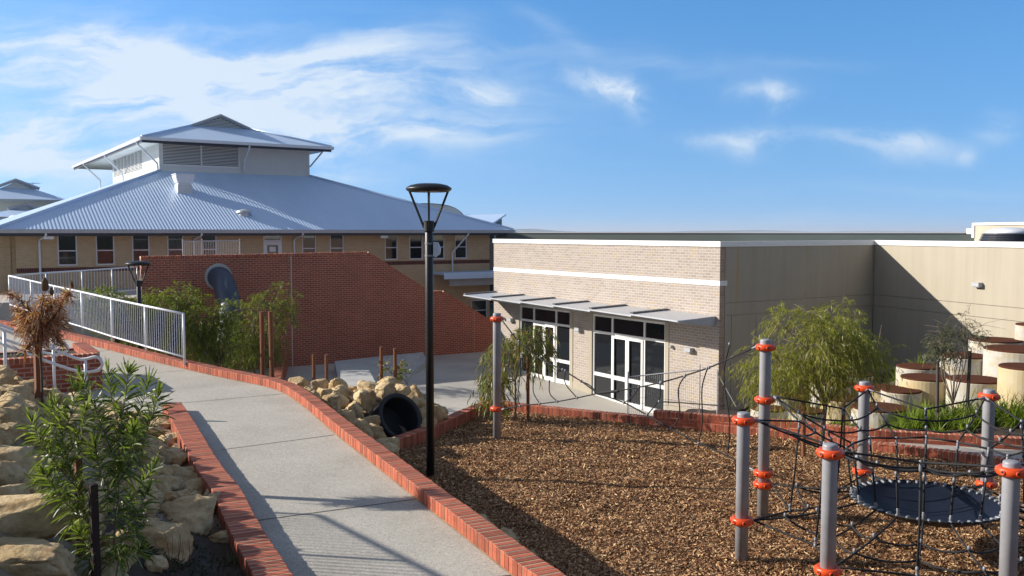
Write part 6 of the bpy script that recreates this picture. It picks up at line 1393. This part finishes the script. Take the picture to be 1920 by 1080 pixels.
for q in range(900):
    v = Vector(rng.normal(size=3)).normalized(); p = c0+Vector((v.x*.30, v.y*.22, v.z*.22))*rng.uniform(.3, 1); d = Vector((v.x, v.y, -.25+rng.uniform(-.5, .5))); PP.append(p); DD.append(d.normalized()); LLs.append(rng.uniform(.06, .14)); WW.append(rng.uniform(.010, .018)); DRs.append(rng.uniform(-1, 1.2))
obj('stem', stm, M['barkdk'], t, smooth=True); V, F = ribbons(PP, DD, LLs, WW, DRs, 5, (.4, 1, .8, 1, .6, .1), rng=rng); npobj('leaves', V, F, M['leafdead'], t)
for (px, py, hh) in ((84, 533, 26), (97, 546, 15), (134, 534, 15)):
    c = kp(px, py); h = hh*DK/1700; m_ = MB(); m_.lathe(c-Vector((0, 0, h/2)), [(h*.12, 0), (h*.24, h*.15), (h*.26, h*.45), (h*.20, h*.75), (h*.06, h)], 12); obj('seed_cone', m_, mottled('seed cone', (.19, .12, .05), (.09, .055, .03), 40, .9, .8, 90, .01), t, smooth=True)
# ---- dark planting and dry stalks at the foot of the bank
rng = np.random.default_rng(5); pp = []
for k in range(1500):
    q = atZ(rng.uniform(250, 480), rng.uniform(1040, 1150), .02); d_, l_ = bank_dl(q.x, q.y)
    if d_ > .0: q.z = max(zbank(q.x, q.y), -.02)+rng.uniform(-.02, .03); pp.append(tuple(q))
if len(pp) > 10: cover('ground_cover', pp, .07, .012, 'scrub', 'low dark ground cover in the soil at the foot of the bank', 'ground cover', 6)
for k, (px, py) in enumerate(((318, 1068), (332, 1062), (344, 1072), (355, 1066))):
    q = hitbank(px, py); m_ = MB()
    for j in range(3): e = Vector((rng.uniform(-.04, .05), rng.uniform(-.04, .04), rng.uniform(.22, .34))); m_.tube([q, q+e*.5+Vector((.01, 0, 0)), q+e], [.0022, .0018, .001], 4)
    tag(obj('dry_stalks', m_, M['stake']), 'thin dry stalks rising in front of the flat pale boulder', 'dry stalks', 'dry stalks by the boulder')
for (px, py) in ((385, 1062), (440, 1050)):
    q = atZ(px, py, .03); tuft(q, 60, .13, .008, 'small soft grey green herb in the dark soil by the near left kerb', 'herbs by the kerb', int(px), 'leafolive', .3, 'herb', 'herb')
# dark litter in the foot of the bank
pp = []
for k in range(2600):
    q = KP+KNN*(rng.uniform(.31, 1.1))+KT*rng.uniform(-9.5, -4.6); pp.append((q.x, q.y, max(zbank(q.x, q.y), -.02)+.02))
rngl = np.random.default_rng(9); pp = np.array(pp); d = rngl.normal(size=(len(pp), 3)); d[:, 2] *= .25; V, F = ribbons(pp, d, rngl.uniform(.02, .05, len(pp)), .012, 0, 1, (1, .7), flat=.4, rng=rngl)
tag(npobj('bark_litter', V, F, principled('dark bark litter', (.05, .032, .02), .9)), 'dark bark litter in the soil beside the left kerb', 'litter', kind='stuff')
